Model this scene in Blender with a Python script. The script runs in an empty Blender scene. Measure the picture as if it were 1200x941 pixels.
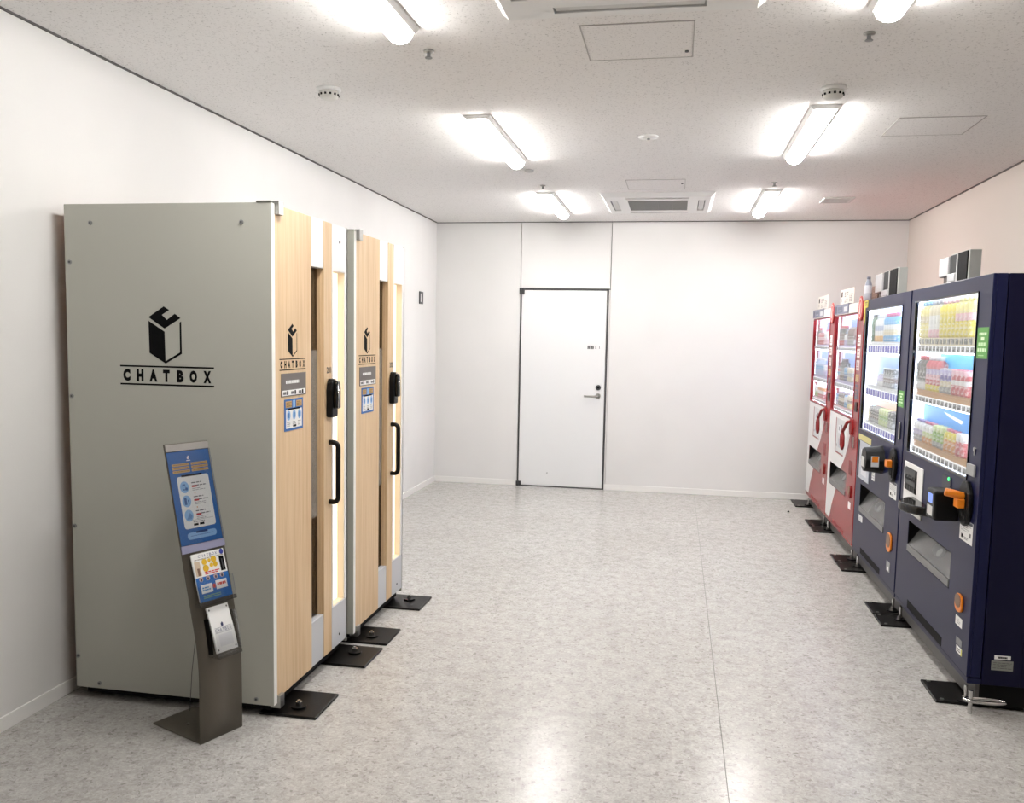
import bpy, bmesh, math, random
from mathutils import Vector, Matrix
random.seed(4)
S = bpy.context.scene
COL = S.collection
# ------------------------------------------------------------------ camera
XL, XR, D, H = -2.4734, 2.1031, 8.6998, 2.6993      # room: left wall, right wall, back wall, ceiling
YF = -9.0                                           # wall behind the camera
F_PX, YAW, PITCH, ROLL, CAMH, CX, CY = 1005.9466, .1836, -.0901, .0193, 1.5324, 603.4696, 486.4309
cy_, sy_ = math.cos(YAW), math.sin(YAW)
fwd = Vector((-sy_*math.cos(PITCH), cy_*math.cos(PITCH), math.sin(PITCH)))
rt0 = Vector((cy_, sy_, 0)); up0 = rt0.cross(fwd)
rt = math.cos(ROLL)*rt0 + math.sin(ROLL)*up0
up = -math.sin(ROLL)*rt0 + math.cos(ROLL)*up0
cam = bpy.data.cameras.new('camera'); camo = bpy.data.objects.new('camera', cam); COL.objects.link(camo)
M = Matrix((rt, up, -fwd)).transposed().to_4x4(); M.translation = (0, 0, CAMH); camo.matrix_world = M
cam.sensor_fit = 'HORIZONTAL'; cam.sensor_width = 36; cam.lens = 36*F_PX/1200
cam.shift_x = -(CX-600)/1200; cam.shift_y = (CY-470.5)/1200
cam.clip_start = .05; cam.clip_end = 60
S.camera = camo
# ------------------------------------------------------------------ world, exposure
LAMP = 68.0            # strength of the LED bars
DISPLAY = 1.55         # strength of the machines' backlight
STRIP = 15.0            # LED tubes inside the machine displays
w = bpy.data.worlds.new('world'); S.world = w; w.use_nodes = True
w.node_tree.nodes['Background'].inputs[0].default_value = (.8, .85, .9, 1)
w.node_tree.nodes['Background'].inputs[1].default_value = .15
S.view_settings.view_transform = 'Standard'; S.view_settings.look = 'None'
S.view_settings.exposure = 0.06; S.view_settings.gamma = 1.0; S.view_settings.use_curve_mapping = False
# ------------------------------------------------------------------ materials
def lin(c): return tuple(((v/255)/12.92 if v/255 <= .04045 else ((v/255+.055)/1.055)**2.4) for v in c)
MATS = {}
def mat(name, rgb, rough=.5, metal=0, coat=0, spec=.5, emit=0, ecol=None):
    if name in MATS: return MATS[name]
    m = bpy.data.materials.new(name); m.use_nodes = True; b = m.node_tree.nodes['Principled BSDF']
    c = lin(rgb)+(1,)
    b.inputs['Base Color'].default_value = c; b.inputs['Roughness'].default_value = rough
    b.inputs['Metallic'].default_value = metal; b.inputs['Coat Weight'].default_value = coat
    b.inputs['Coat Roughness'].default_value = .08; b.inputs['Specular IOR Level'].default_value = spec
    if emit:
        b.inputs['Emission Color'].default_value = (lin(ecol)+(1,)) if ecol else c
        b.inputs['Emission Strength'].default_value = emit
    m.diffuse_color = c; MATS[name] = m; return m
def C(*rgb): return mat('paint_%d_%d_%d' % rgb, rgb, .45)
def N(m, t, **kw):
    n = m.node_tree.nodes.new(t)
    for k, v in kw.items(): setattr(n, k, v)
    return n
def L(m, a, b): m.node_tree.links.new(a, b)
def ramp(m, stops):
    r = N(m, 'ShaderNodeValToRGB'); e = r.color_ramp.elements
    while len(e) < len(stops): e.new(.5)
    for k, (p, c) in zip(e, stops): k.position = p; k.color = tuple(c)+(1,) if len(c) == 3 else c
    return r
def coords(m, scale=(1, 1, 1)):
    g = N(m, 'ShaderNodeNewGeometry'); mp = N(m, 'ShaderNodeMapping'); mp.inputs['Scale'].default_value = scale
    L(m, g.outputs['Position'], mp.inputs['Vector']); return mp.outputs['Vector']
def noise(m, vec, scale, detail=3, rough=.55):
    n = N(m, 'ShaderNodeTexNoise'); n.inputs['Scale'].default_value = scale; n.inputs['Detail'].default_value = detail
    n.inputs['Roughness'].default_value = rough; L(m, vec, n.inputs['Vector']); return n.outputs['Fac']
def bump(m, h, strength, dist):
    b = N(m, 'ShaderNodeBump'); b.inputs['Strength'].default_value = strength; b.inputs['Distance'].default_value = dist
    L(m, h, b.inputs['Height']); L(m, b.outputs['Normal'], m.node_tree.nodes['Principled BSDF'].inputs['Normal'])
def mix(m, fac, a, b, mode='MIX'):
    x = N(m, 'ShaderNodeMix', data_type='RGBA', blend_type=mode)
    for s, v in ((x.inputs[0], fac), (x.inputs[6], a), (x.inputs[7], b)):
        if isinstance(v, (int, float)): s.default_value = v
        elif isinstance(v, tuple): s.default_value = v
        else: L(m, v, s)
    return x.outputs[2]
def base(m): return m.node_tree.nodes['Principled BSDF'].inputs['Base Color']

FLOOR = mat('speckled_vinyl', (170, 168, 166), .24, spec=.5)
v = coords(FLOOR)
n1 = noise(FLOOR, v, 1.3, 3); n2 = noise(FLOOR, v, 85, 5, .7); n3 = noise(FLOOR, v, 14, 4, .6)
wv = N(FLOOR, 'ShaderNodeVectorMath', operation='MULTIPLY_ADD'); wn_ = N(FLOOR, 'ShaderNodeTexNoise'); wn_.inputs['Scale'].default_value = 45; L(FLOOR, v, wn_.inputs['Vector'])
L(FLOOR, wn_.outputs['Color'], wv.inputs[0]); wv.inputs[1].default_value = (.035, .035, .035); L(FLOOR, v, wv.inputs[2])
def chips(scale):
    vo = N(FLOOR, 'ShaderNodeTexVoronoi'); vo.inputs['Scale'].default_value = scale; L(FLOOR, wv.outputs[0], vo.inputs['Vector'])
    sp3 = N(FLOOR, 'ShaderNodeSeparateColor'); L(FLOOR, vo.outputs['Color'], sp3.inputs[0]); return sp3.outputs[0]
rc1 = ramp(FLOOR, [(0, lin((112, 107, 102))), (.05, lin((150, 146, 142))), (.12, lin((171, 168, 164))), (.7, lin((186, 184, 181))), (1, lin((202, 200, 197)))]); L(FLOOR, chips(90), rc1.inputs[0])
rc2 = ramp(FLOOR, [(0, (.72, .71, .70)), (.12, (.9, .895, .89)), (.5, (1, 1, 1)), (1, (1.05, 1.05, 1.05))]); L(FLOOR, chips(210), rc2.inputs[0])
r2 = ramp(FLOOR, [(.33, lin((158, 154, 150))), (.5, lin((181, 179, 175))), (.68, lin((201, 199, 196)))]); L(FLOOR, n2, r2.inputs[0])
r3 = ramp(FLOOR, [(.36, (.88, .875, .87)), (.55, (1.02, 1.02, 1.02))]); L(FLOOR, n3, r3.inputs[0])
r1 = ramp(FLOOR, [(.3, (.95, .945, .935)), (.7, (1.03, 1.03, 1.03))]); L(FLOOR, n1, r1.inputs[0])
c_ = mix(FLOOR, .5, r2.outputs[0], mix(FLOOR, 1, rc1.outputs[0], rc2.outputs[0], 'MULTIPLY'))
L(FLOOR, mix(FLOOR, 1, mix(FLOOR, 1, c_, r3.outputs[0], 'MULTIPLY'), r1.outputs[0], 'MULTIPLY'), base(FLOOR))
bump(FLOOR, noise(FLOOR, v, 14, 2), .05, .006)

CEIL = mat('rock_wool_ceiling', (206, 202, 197), .9, spec=.2)
v = coords(CEIL)
a1 = noise(CEIL, v, 105, 3, .7); ra = ramp(CEIL, [(.31, lin((180, 177, 174))), (.41, lin((235, 233, 231))), (.75, lin((239, 237, 235)))]); L(CEIL, a1, ra.inputs[0])
L(CEIL, ra.outputs[0], base(CEIL)); bump(CEIL, a1, .2, .003)
WALL = mat('white_wallpaper', (226, 225, 223), .85, spec=.25)
v = coords(WALL); bump(WALL, noise(WALL, v, 160, 2), .12, .002)
wr = ramp(WALL, [(.35, lin((223, 222, 220))), (.65, lin((229, 228, 226)))]); L(WALL, noise(WALL, v, .9, 3), wr.inputs[0]); L(WALL, wr.outputs[0], base(WALL))
WALLW = mat('cream_wallpaper', (209, 200, 192), .85, spec=.25)
bump(WALLW, noise(WALLW, coords(WALLW), 160, 2), .12, .002)
TRIM = mat('white_vinyl_trim', (236, 235, 232), .45)
GAP = mat('shadow_gap', (92, 90, 88), .8)
DOORW = mat('white_door_paint', (232, 233, 233), .38)
WOOD = mat('pale_maple_laminate', (208, 176, 134), .42, spec=.4)
v = coords(WOOD, (28, 28, 1.1))
wn = noise(WOOD, v, 1.6, 4, .6); wn2 = noise(WOOD, coords(WOOD, (160, 160, 5)), 1.0, 2)
rw = ramp(WOOD, [(.3, lin((206, 174, 134))), (.5, lin((217, 188, 149))), (.72, lin((224, 197, 160)))]); L(WOOD, wn, rw.inputs[0])
rw2 = ramp(WOOD, [(.35, (.9, .88, .86)), (.6, (1, 1, 1))]); L(WOOD, wn2, rw2.inputs[0])
L(WOOD, mix(WOOD, .7, rw.outputs[0], rw2.outputs[0], 'MULTIPLY'), base(WOOD))
WOODIN = mat('brown_inner_laminate', (176, 128, 92), .6)
SILVER = mat('grey_aluminium_panel', (188, 188, 178), .42, metal=0, spec=.45)
bump(SILVER, noise(SILVER, coords(SILVER, (300, 300, 6)), 1, 2), .03, .001)
WHITEP = mat('white_melamine', (232, 232, 231), .38)
GREYP = mat('light_grey_melamine', (196, 198, 202), .4)
EDGE = mat('white_edge_band', (238, 237, 232), .45)
STEEL = mat('brushed_steel', (176, 176, 172), .3, metal=1)
CHROME = mat('chrome', (205, 205, 205), .12, metal=1)
BLACK = mat('black_plastic', (8, 8, 9), .38, spec=.25)
BLACKM = mat('matt_black', (8, 8, 9), .7, spec=.2)
BLACKG = mat('gloss_black', (8, 8, 9), .1)
PLATE = mat('black_steel_plate', (12, 10, 9), .34, spec=.22)
DKGREY = mat('dark_grey_plastic', (60, 61, 63), .4)
GREY = mat('grey_plastic', (140, 141, 140), .45)
LGREY = mat('pale_grey_plastic', (202, 202, 200), .45)
WHITE = mat('white_plastic', (234, 234, 232), .4)
PAPER = mat('white_paper', (236, 236, 234), .6)
STAND = mat('bronze_grey_steel', (104, 98, 88), .42, metal=.4)
ORANGE = mat('orange_plastic', (226, 128, 24), .35)
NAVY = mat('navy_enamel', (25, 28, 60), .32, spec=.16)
NAVYS = mat('navy_enamel_shaded', (9, 9, 40), .4, spec=.2)  # same navy as the front, with the side's shade put into the colour
RED = mat('red_enamel', (146, 26, 28), .26, spec=.5)
REDD = mat('dark_red_enamel', (140, 10, 16), .35)
KICK = mat('grey_kick_steel', (84, 82, 80), .5)
INK = mat('black_print', (10, 10, 12), .75, spec=.12)
BLUEP = mat('blue_print', (28, 98, 170), .42)
SKYP = mat('pale_blue_print', (140, 184, 226), .45)
TANP = mat('tan_print', (196, 160, 96), .45)
GREEN = mat('green_print', (84, 156, 62), .45)
LEDG = mat('green_led', (60, 230, 120), .3, emit=2.5)
SCRB = mat('blue_screen', (110, 140, 220), .3, emit=.55)
BAR = mat('led_bar_lens', (255, 255, 255), .4, emit=LAMP, ecol=(255, 252, 249))
ENDC = mat('translucent_end_cap', (255, 255, 255), .4, emit=LAMP*.15, ecol=(255, 252, 249))
RAIL = mat('price_rail_added_glow', (236, 236, 240), .4, emit=.42)  # glow added to the rail plastic to brighten it
WARM = mat('warm_led_panel', (255, 240, 214), .4, emit=1.0, ecol=(255, 242, 222))
CREAM = mat('cream_jamb', (228, 212, 186), .5)
BACKL = mat('display_backlight', (226, 236, 255), .5, emit=DISPLAY, ecol=(205, 224, 255))
BACKP = mat('display_backlight_lilac', (226, 226, 255), .5, emit=DISPLAY*.9, ecol=(214, 216, 255))
TUBE = mat('display_led_tube', (255, 255, 255), .5, emit=STRIP, ecol=(240, 244, 255))
def glassmat(name, tint, refl=1.0):
    m = bpy.data.materials.new(name); m.use_nodes = True; t = m.node_tree; t.nodes.remove(t.nodes['Principled BSDF'])
    tr = N(m, 'ShaderNodeBsdfTransparent'); tr.inputs[0].default_value = tint+(1,)
    gl = N(m, 'ShaderNodeBsdfGlossy'); gl.inputs['Roughness'].default_value = .03
    fr = N(m, 'ShaderNodeFresnel'); fr.inputs[0].default_value = 1.45
    mx = N(m, 'ShaderNodeMixShader'); mu = N(m, 'ShaderNodeMath', operation='MULTIPLY'); mu.inputs[1].default_value = refl
    L(m, fr.outputs[0], mu.inputs[0]); L(m, mu.outputs[0], mx.inputs[0]); L(m, tr.outputs[0], mx.inputs[1]); L(m, gl.outputs[0], mx.inputs[2])
    L(m, mx.outputs[0], t.nodes['Material Output'].inputs[0]); return m
GLASS = glassmat('clear_glass', (.97, .985, .985), .38)
GLASSD = glassmat('smoked_glass', (.72, .66, .60), .9)
ACRYL = glassmat('clear_acrylic', (.965, .97, .975), .7)
FLAP = mat('smoked_flap', (84, 85, 84), .26)
FILM = bpy.data.materials.new('frosted_film'); FILM.use_nodes = True
_b = FILM.node_tree.nodes['Principled BSDF']; _b.inputs['Base Color'].default_value = lin((186, 178, 166))+(1,); _b.inputs['Roughness'].default_value = .5; _b.inputs['Alpha'].default_value = .32
MESHG = mat('grille_grey', (150, 151, 148), .6)
# ------------------------------------------------------------------ mesh building
class MB:
    def __init__(s, m=None): s.v = []; s.f = []; s.fm = []; s.sm = []; s.mats = []; s.cur = 0; s.T = None; s.set(m or WHITE)
    def set(s, m):
        if m not in s.mats: s.mats.append(m)
        s.cur = s.mats.index(m); return s
    def vert(s, p):
        p = Vector(p); s.v.append(s.T(p) if s.T else p); return len(s.v)-1
    def face(s, ids, smooth=False): s.f.append(tuple(ids)); s.fm.append(s.cur); s.sm.append(smooth)
    def poly(s, pts, smooth=False): s.face([s.vert(p) for p in pts], smooth)
    def box(s, x0, x1, y0, y1, z0, z1):
        x0, x1 = min(x0, x1), max(x0, x1); y0, y1 = min(y0, y1), max(y0, y1); z0, z1 = min(z0, z1), max(z0, z1)
        i = [s.vert(p) for p in ((x0,y0,z0),(x1,y0,z0),(x1,y1,z0),(x0,y1,z0),(x0,y0,z1),(x1,y0,z1),(x1,y1,z1),(x0,y1,z1))]
        for q in ((3,2,1,0),(4,5,6,7),(0,1,5,4),(1,2,6,5),(2,3,7,6),(3,0,4,7)): s.face([i[k] for k in q])
        return s
    def prism(s, pts, d):                       # pts: 3-D loop, d: extrusion vector
        d = Vector(d); a = [s.vert(p) for p in pts]; b = [s.vert(Vector(p)+d) for p in pts]; n = len(pts)
        s.face(a[::-1]); s.face(b)
        for k in range(n): s.face((a[k], a[(k+1) % n], b[(k+1) % n], b[k]))
        return s
    def cyl(s, p0, p1, r0, r1=None, n=16):
        p0, p1 = Vector(p0), Vector(p1); r1 = r0 if r1 is None else r1; ax = (p1-p0).normalized()
        a = ax.orthogonal().normalized(); b = ax.cross(a)
        R = lambda p, r: [p+a*(r*math.cos(2*math.pi*k/n))+b*(r*math.sin(2*math.pi*k/n)) for k in range(n)]
        i0 = [s.vert(p) for p in R(p0, r0)]; i1 = [s.vert(p) for p in R(p1, r1)]
        for k in range(n): s.face((i0[k], i0[(k+1) % n], i1[(k+1) % n], i1[k]), True)
        s.poly(R(p0, r0)[::-1]); s.poly(R(p1, r1)); return s
    def tube(s, pts, r, n=10):
        pts = [Vector(p) for p in pts]; rings = []; prev = None
        for k, p in enumerate(pts):
            t = (pts[min(k+1, len(pts)-1)]-pts[max(k-1, 0)]).normalized()
            a = (prev - t*prev.dot(t)).normalized() if prev else t.orthogonal().normalized(); prev = a; b = t.cross(a)
            rings.append([s.vert(p+a*(r*math.cos(2*math.pi*j/n))+b*(r*math.sin(2*math.pi*j/n))) for j in range(n)])
        for A, B in zip(rings, rings[1:]):
            for j in range(n): s.face((A[j], A[(j+1) % n], B[(j+1) % n], B[j]), True)
        s.face(rings[0][::-1]); s.face(rings[-1]); return s
    def lathe(s, prof, c=(0, 0, 0), n=16, mats=None, ax='z'):   # prof: (r, h) ; mats per segment
        c = Vector(c); prev = None
        for k, (r, h) in enumerate(prof):
            cur = []
            for j in range(n):
                u, w_ = r*math.cos(2*math.pi*j/n), r*math.sin(2*math.pi*j/n)
                cur.append(s.vert(c+(Vector((u, w_, h)) if ax == 'z' else Vector((h, u, w_)))))
            if prev:
                if mats: s.set(mats[k-1])
                for j in range(n): s.face((prev[j], prev[(j+1) % n], cur[(j+1) % n], cur[j]), abs(prof[k][1]-prof[k-1][1]) > 1e-5)
            elif r > 1e-5: s.face(cur[::-1])
            prev = cur
        if prof[-1][0] > 1e-5: s.face(prev)
        return s
    def plate(s, u0, u1, v0, v1, holes, fmap, t):   # rectangle with rectangular holes; fmap(u, v, depth)
        us = sorted({u0, u1}|{min(max(k, u0), u1) for h in holes for k in h[:2]}); vs = sorted({v0, v1}|{min(max(k, v0), v1) for h in holes for k in h[2:]})
        solid = lambda i, j: 0 <= i < len(us)-1 and 0 <= j < len(vs)-1 and not any(h[0]-1e-6 <= us[i] and us[i+1] <= h[1]+1e-6 and h[2]-1e-6 <= vs[j] and vs[j+1] <= h[3]+1e-6 for h in holes)
        P = {}
        def g(i, j, d):
            if (i, j, d) not in P: P[(i, j, d)] = s.vert(fmap(us[i], vs[j], d*t))
            return P[(i, j, d)]
        for i in range(len(us)-1):
            for j in range(len(vs)-1):
                if not solid(i, j): continue
                s.face((g(i,j,0), g(i+1,j,0), g(i+1,j+1,0), g(i,j+1,0))); s.face((g(i,j,1), g(i,j+1,1), g(i+1,j+1,1), g(i+1,j,1)))
                for di, dj, (a, b) in ((-1,0,((i,j),(i,j+1))), (1,0,((i+1,j),(i+1,j+1))), (0,-1,((i,j),(i+1,j))), (0,1,((i,j+1),(i+1,j+1)))):
                    if not solid(i+di, j+dj): s.face((g(*a,0), g(*b,0), g(*b,1), g(*a,1)))
        return s
WORLD = {}
def mesh_of(name, mb, origin):
    me = bpy.data.meshes.new(name); me.from_pydata([p-origin for p in mb.v], [], mb.f)
    for m in mb.mats: me.materials.append(m)
    me.polygons.foreach_set('material_index', mb.fm); me.polygons.foreach_set('use_smooth', mb.sm)
    bm = bmesh.new(); bm.from_mesh(me); bmesh.ops.recalc_face_normals(bm, faces=bm.faces); bm.to_mesh(me); bm.free()
    me.update(); return me
def tag(o, label=None, cat=None, group=None, kind=None):
    if label: o['label'] = label
    if cat: o['category'] = cat
    if group: o['group'] = group
    if kind: o['kind'] = kind
    return o
def obj(name, mb, parent=None, bevel=0, seg=2, label=None):
    lo = Vector([min(p[k] for p in mb.v) for k in range(3)]); hi = Vector([max(p[k] for p in mb.v) for k in range(3)])
    c = (lo+hi)/2
    if parent is None: c.z = lo.z
    o = bpy.data.objects.new(name, mesh_of(name, mb, c)); COL.objects.link(o); WORLD[o] = c
    if parent: o.parent = parent; o.location = c-WORLD[parent]
    else: o.location = c
    if bevel:
        b = o.modifiers.new('bevel', 'BEVEL'); b.width = bevel; b.segments = seg; b.limit_method = 'ANGLE'; b.angle_limit = math.radians(40)
    if label: o['label'] = label
    return o
def thing(name, label, cat, loc, group=None, kind=None):
    o = bpy.data.objects.new(name, None); COL.objects.link(o); o.location = loc; o.empty_display_size = .1; WORLD[o] = Vector(loc)
    return tag(o, label, cat, group, kind)
def copy_of(o, parent, loc_world):
    c = o.copy(); COL.objects.link(c); c.parent = parent; WORLD[c] = Vector(loc_world)
    c.location = Vector(loc_world)-(WORLD[parent] if parent else Vector((0, 0, 0))); return c
# text ---------------------------------------------------------------
TXT = {}
def glyph(t, bold=0):
    if (t, bold) not in TXT:
        cu = bpy.data.curves.new('lettering', 'FONT'); cu.body = t; cu.fill_mode = 'FRONT' if hasattr(cu, 'fill_mode') else cu.fill_mode
        cu.resolution_u = 3; cu.offset = bold; cu.dimensions = '2D'; cu.fill_mode = 'BOTH'
        o = bpy.data.objects.new('lettering', cu); COL.objects.link(o)
        me = bpy.data.meshes.new_from_object(o.evaluated_get(bpy.context.evaluated_depsgraph_get()))
        vs = [tuple(q.co) for q in me.vertices]; fs = [tuple(p.vertices) for p in me.polygons]
        bpy.data.objects.remove(o); bpy.data.curves.remove(cu); bpy.data.meshes.remove(me); TXT[(t, bold)] = (vs, fs)
    return TXT[(t, bold)]
class Print:
    """flat print on a surface: u to the right, v upwards, layered outward by a hair"""
    def __init__(s, o, eu, ev, fn=None):
        s.o, s.eu, s.ev = Vector(o), Vector(eu), Vector(ev); s.n = s.eu.cross(s.ev).normalized(); s.mb = MB(INK); s.mb.mats = []; s.k = 1; s.fn = fn
    def p(s, u, v, k=None):
        k = s.k if k is None else k
        if s.fn: return s.fn(u, v, .0006*k)
        return s.o+s.eu*u+s.ev*v+s.n*(.0006*k)
    def layer(s): s.k += 1; return s
    def rect(s, u0, u1, v0, v1, m): s.mb.set(m); s.mb.poly([s.p(u0, v0), s.p(u1, v0), s.p(u1, v1), s.p(u0, v1)]); return s
    def poly(s, pts, m): s.mb.set(m); s.mb.poly([s.p(*q) for q in pts]); return s
    def disc(s, u, v, ru, rv, m, n=18): return s.poly([(u+ru*math.cos(2*math.pi*k/n), v+rv*math.sin(2*math.pi*k/n)) for k in range(n)], m)
    def rrect(s, u0, u1, v0, v1, r, m):
        pts = []
        for cu, cv, a in ((u1-r, v1-r, 0), (u0+r, v1-r, 90), (u0+r, v0+r, 180), (u1-r, v0+r, 270)):
            for k in range(4): q = math.radians(a+30*k); pts.append((cu+r*math.cos(q), cv+r*math.sin(q)))
        return s.poly(pts, m)
    def text(s, t, u0, u1, v0, v1, m, bold=0):      # fitted to the box
        vs, fs = glyph(t, bold); s.mb.set(m)
        xs = [q[0] for q in vs]; ys = [q[1] for q in vs]
        a, b = (u1-u0)/(max(xs)-min(xs)), (v1-v0)/(max(ys)-min(ys))
        ids = [s.mb.vert(s.p(u0+(q[0]-min(xs))*a, v0+(q[1]-min(ys))*b)) for q in vs]
        for f in fs: s.mb.face([ids[k] for k in f])
        return s
    def lines(s, u0, u1, v0, v1, rows, m, words=4, fill=.5):   # print too small to read: broken strokes
        h = (v1-v0)/rows
        for r in range(rows):
            y = v1-(r+.5)*h; x = u0; end = u1-(u1-u0)*random.choice((0, 0, .12, .3)) if rows > 1 else u1
            while x < end-1e-6:
                wd = (u1-u0)/words*random.uniform(.5, .95); xe = min(x+wd, end); s.rect(x, xe, y-h*fill/2, y+h*fill/2, m); x = xe+(u1-u0)/words*.15
        return s
    def done(s, name, parent, label=None): return obj(name, s.mb, parent, label=label)
def logo(P, u0, v_line, su, sv, m, lead=None):
    """cube mark over two rules with spaced capitals between; px coordinates of the mark, v_line = height of the upper rule"""
    q = lambda x, y: (u0+(x-254)*su, v_line-(y-655)*sv)
    P.poly([q(*k) for k in ((363,474),(420,434),(440,447),(413,465),(422,474))], m)
    P.poly([q(*k) for k in ((363,474),(422,474),(431,483),(422,515))], m)
    P.poly([q(*k) for k in ((431,483),(460,460),(481,476),(422,515))], m)
    P.poly([q(*k) for k in ((363,487),(422,526),(424,643),(365,605))], m)
    P.poly([q(*k) for k in ((477,492),(483,488),(484,606),(477,601))], m)
    P.poly([q(*k) for k in ((477,601),(484,606),(424,643),(424,634))], m)
    for y in (655, 722): P.poly([q(254, y+3), q(600, y+3), q(600, y-3), q(254, y-3)], m)
    for ch, a, b in zip('CHATBOX', (265,316,363,413,464,511,561), (292,341,392,438,489,538,589)):
        (x0, y0), (x1, y1) = q(a, 711), q(b, 666); P.text(ch, x0, x1, y0, y1, m, .07)
def ztext(): pass
# ------------------------------------------------------------------ room shell
def struct(name, mb, parent=None, **k): return tag(obj(name, mb, parent, **k), kind='structure' if parent is None else None)
fl = thing('floor', None, None, (0, 3, 0), kind='structure')
obj('subfloor', MB(GAP).box(XL-.1, XR+.1, YF-.1, D+.1, -.08, -.006), fl)
obj('floor_sheet', MB(FLOOR).box(XL-.1, .2260, YF-.1, D+.05, -.006, 0), fl)
obj('floor_sheet', MB(FLOOR).box(.2290, XR+.1, YF-.1, D+.05, -.006, 0), fl)
obj('seam_weld', MB(mat('seam_grey', (92, 90, 86), .5)).box(.2260, .2290, YF, D, -.006, -.0012), fl)
struct('ceiling', MB(CEIL).box(XL-.1, XR+.1, YF-.1, D+.1, H, H+.1))
struct('wall_left', MB(WALL).box(XL-.12, XL, YF-.1, D+.1, -.05, H))
struct('wall_right', MB(WALLW).box(XR, XR+.12, YF-.1, D+.1, -.05, H))
struct('wall_front', MB(WALL).box(XL, XR, YF-.12, YF, -.05, H))
DX0, DX1, DH = -1.578, -.690, 2.026
wb = thing('wall_back', None, None, (0, D, 0), kind='structure')
g = .0035
obj('wall_panel', MB(WALL).box(XL, DX0-g-.004, D, D+.12, 0, H), wb)
obj('wall_panel', MB(WALL).box(DX0-.004+g, DX1+.022-g, D, D+.12, DH+.012, H), wb)
obj('wall_panel', MB(WALL).box(DX1+.022+g, XR, D, D+.12, 0, H), wb)
obj('wall_panel', MB(WALL).box(DX1+.010, DX1+.022, D+.001, D+.12, 0, DH), wb)
obj('backing', MB(GAP).box(XL, XR, D+.05, D+.13, 0, H), wb)
# dark grey strips round the ceiling, the reveal's shadow line put into their colour
struct('trim_1', MB(GAP).box(XL, XL+.010, YF, D, H-.007, H))
struct('trim_2', MB(GAP).box(XL+.010, XR-.010, D-.010, D, H-.007, H))
struct('trim_3', MB(GAP).box(XR-.010, XR, YF, D, H-.007, H))
struct('baseboard_left', MB(TRIM).box(XL, XL+.008, YF, D, 0, .058), bevel=.002)
struct('baseboard_right', MB(TRIM).box(XR-.008, XR, YF, D, 0, .058), bevel=.002)
bb = thing('baseboard_back', None, None, (0, D, 0), kind='structure')
obj('baseboard_strip', MB(TRIM).box(XL+.008, DX0-.012, D-.008, D, 0, .058), bb, .002)
obj('baseboard_strip', MB(TRIM).box(DX1+.012, XR-.008, D-.008, D, 0, .058), bb, .002)
dr = thing('door_1', None, None, ((DX0+DX1)/2, D, 0), kind='structure')
obj('door_leaf', MB(DOORW).box(DX0+.012, DX1-.010, D-.004, D+.04, .012, DH-.010), dr, .002)
fr = MB(mat('dark_door_frame', (70, 70, 70), .5))
fr.box(DX0-.002, DX0+.008, D-.006, D+.05, 0, DH).box(DX1-.006, DX1+.008, D-.006, D+.05, 0, DH).box(DX0-.002, DX1+.008, D-.006, D+.05, DH-.006, DH+.006).box(DX0, DX1, D-.004, D+.05, 0, .010)
obj('door_frame', fr, dr)
for z0, z1 in ((DH-.055, DH+.012), (.004, .05)):
    obj('pivot_hinge', MB(DKGREY).box(DX0-.012, DX0+.04, D-.022, D-.004, z0, z1).cyl((DX0+.005, D-.028, z0), (DX0+.005, D-.028, z1), .012, n=12), dr, .002)
hd = MB(STEEL).cyl((-.762, D-.004, .958), (-.762, D-.014, .958), .027, n=20)
obj('handle_rose', hd, dr, .002)
obj('lever_handle', MB(STEEL).tube([(-.762, D-.012, .958), (-.762, D-.045, .958), (-.772, D-.055, .957), (-.80, D-.057, .956), (-.90, D-.055, .955)], .010, 10), dr)
lk = MB(DKGREY).cyl((-.762, D-.004, 1.043), (-.762, D-.012, 1.043), .027, n=20)
lk.set(BLACKG).cyl((-.762, D-.012, 1.043), (-.762, D-.016, 1.043), .010, n=12); obj('lock_cylinder', lk, dr)
P = Print((0, D-.004, 0), (1, 0, 0), (0, 0, 1))
for x0, kk in ((-.883, 0), (-.846, 1)):
    for r in range(4): P.rect(x0, x0+.028, 1.432+r*.009, 1.4365+r*.009, INK)
    P.rect(x0+.004, x0+.009, 1.432, 1.463, INK).rect(x0+.019, x0+.024, 1.432, 1.463, INK)
P.rect(-.806, -.803, 1.434, 1.462, C(120, 120, 120)).rect(-.803, -.790, 1.459, 1.462, C(120, 120, 120)).rect(-.803, -.790, 1.434, 1.437, C(120, 120, 120))
P.rect(-.763, -.759, 1.434, 1.462, C(60, 60, 60)); P.done('door_lettering', dr)
obj('door_stud', MB(GREY).cyl((-1.267, D-.004, .147), (-1.267, D-.008, .147), .006, n=10), dr)
# ------------------------------------------------------------------ ceiling fittings
def lamp(x, y0, y1, label):
    t = thing('ceiling_light', label, 'ceiling light', (x, (y0+y1)/2, H), 'LED batten lights on the ceiling')
    hw = .072
    pr = [(x-hw, H), (x-hw, H-.008), (x-.056, H-.022), (x+.056, H-.022), (x+hw, H-.008), (x+hw, H)]
    obj('housing', MB(WHITE).prism([(a, y0, b) for a, b in pr], (0, y1-y0, 0)), t, .002)
    arc = [(x+.048*math.cos(a), H-.022-.036*math.sin(a)) for a in [math.pi*k/8 for k in range(9)]]
    obj('light_bar', MB(BAR).prism([(a, y0+.008, b) for a, b in arc], (0, y1-y0-.016, 0)), t)
    for ya, yb in ((y0+.002, y0+.0075), (y1-.0075, y1-.002)):
        arc2 = [(x+.049*math.cos(a), H-.022-.037*math.sin(a)) for a in [math.pi*k/8 for k in range(9)]]
        obj('end_cap', MB(ENDC).prism([(a, ya, b) for a, b in arc2], (0, yb-ya, 0)), t)
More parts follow.
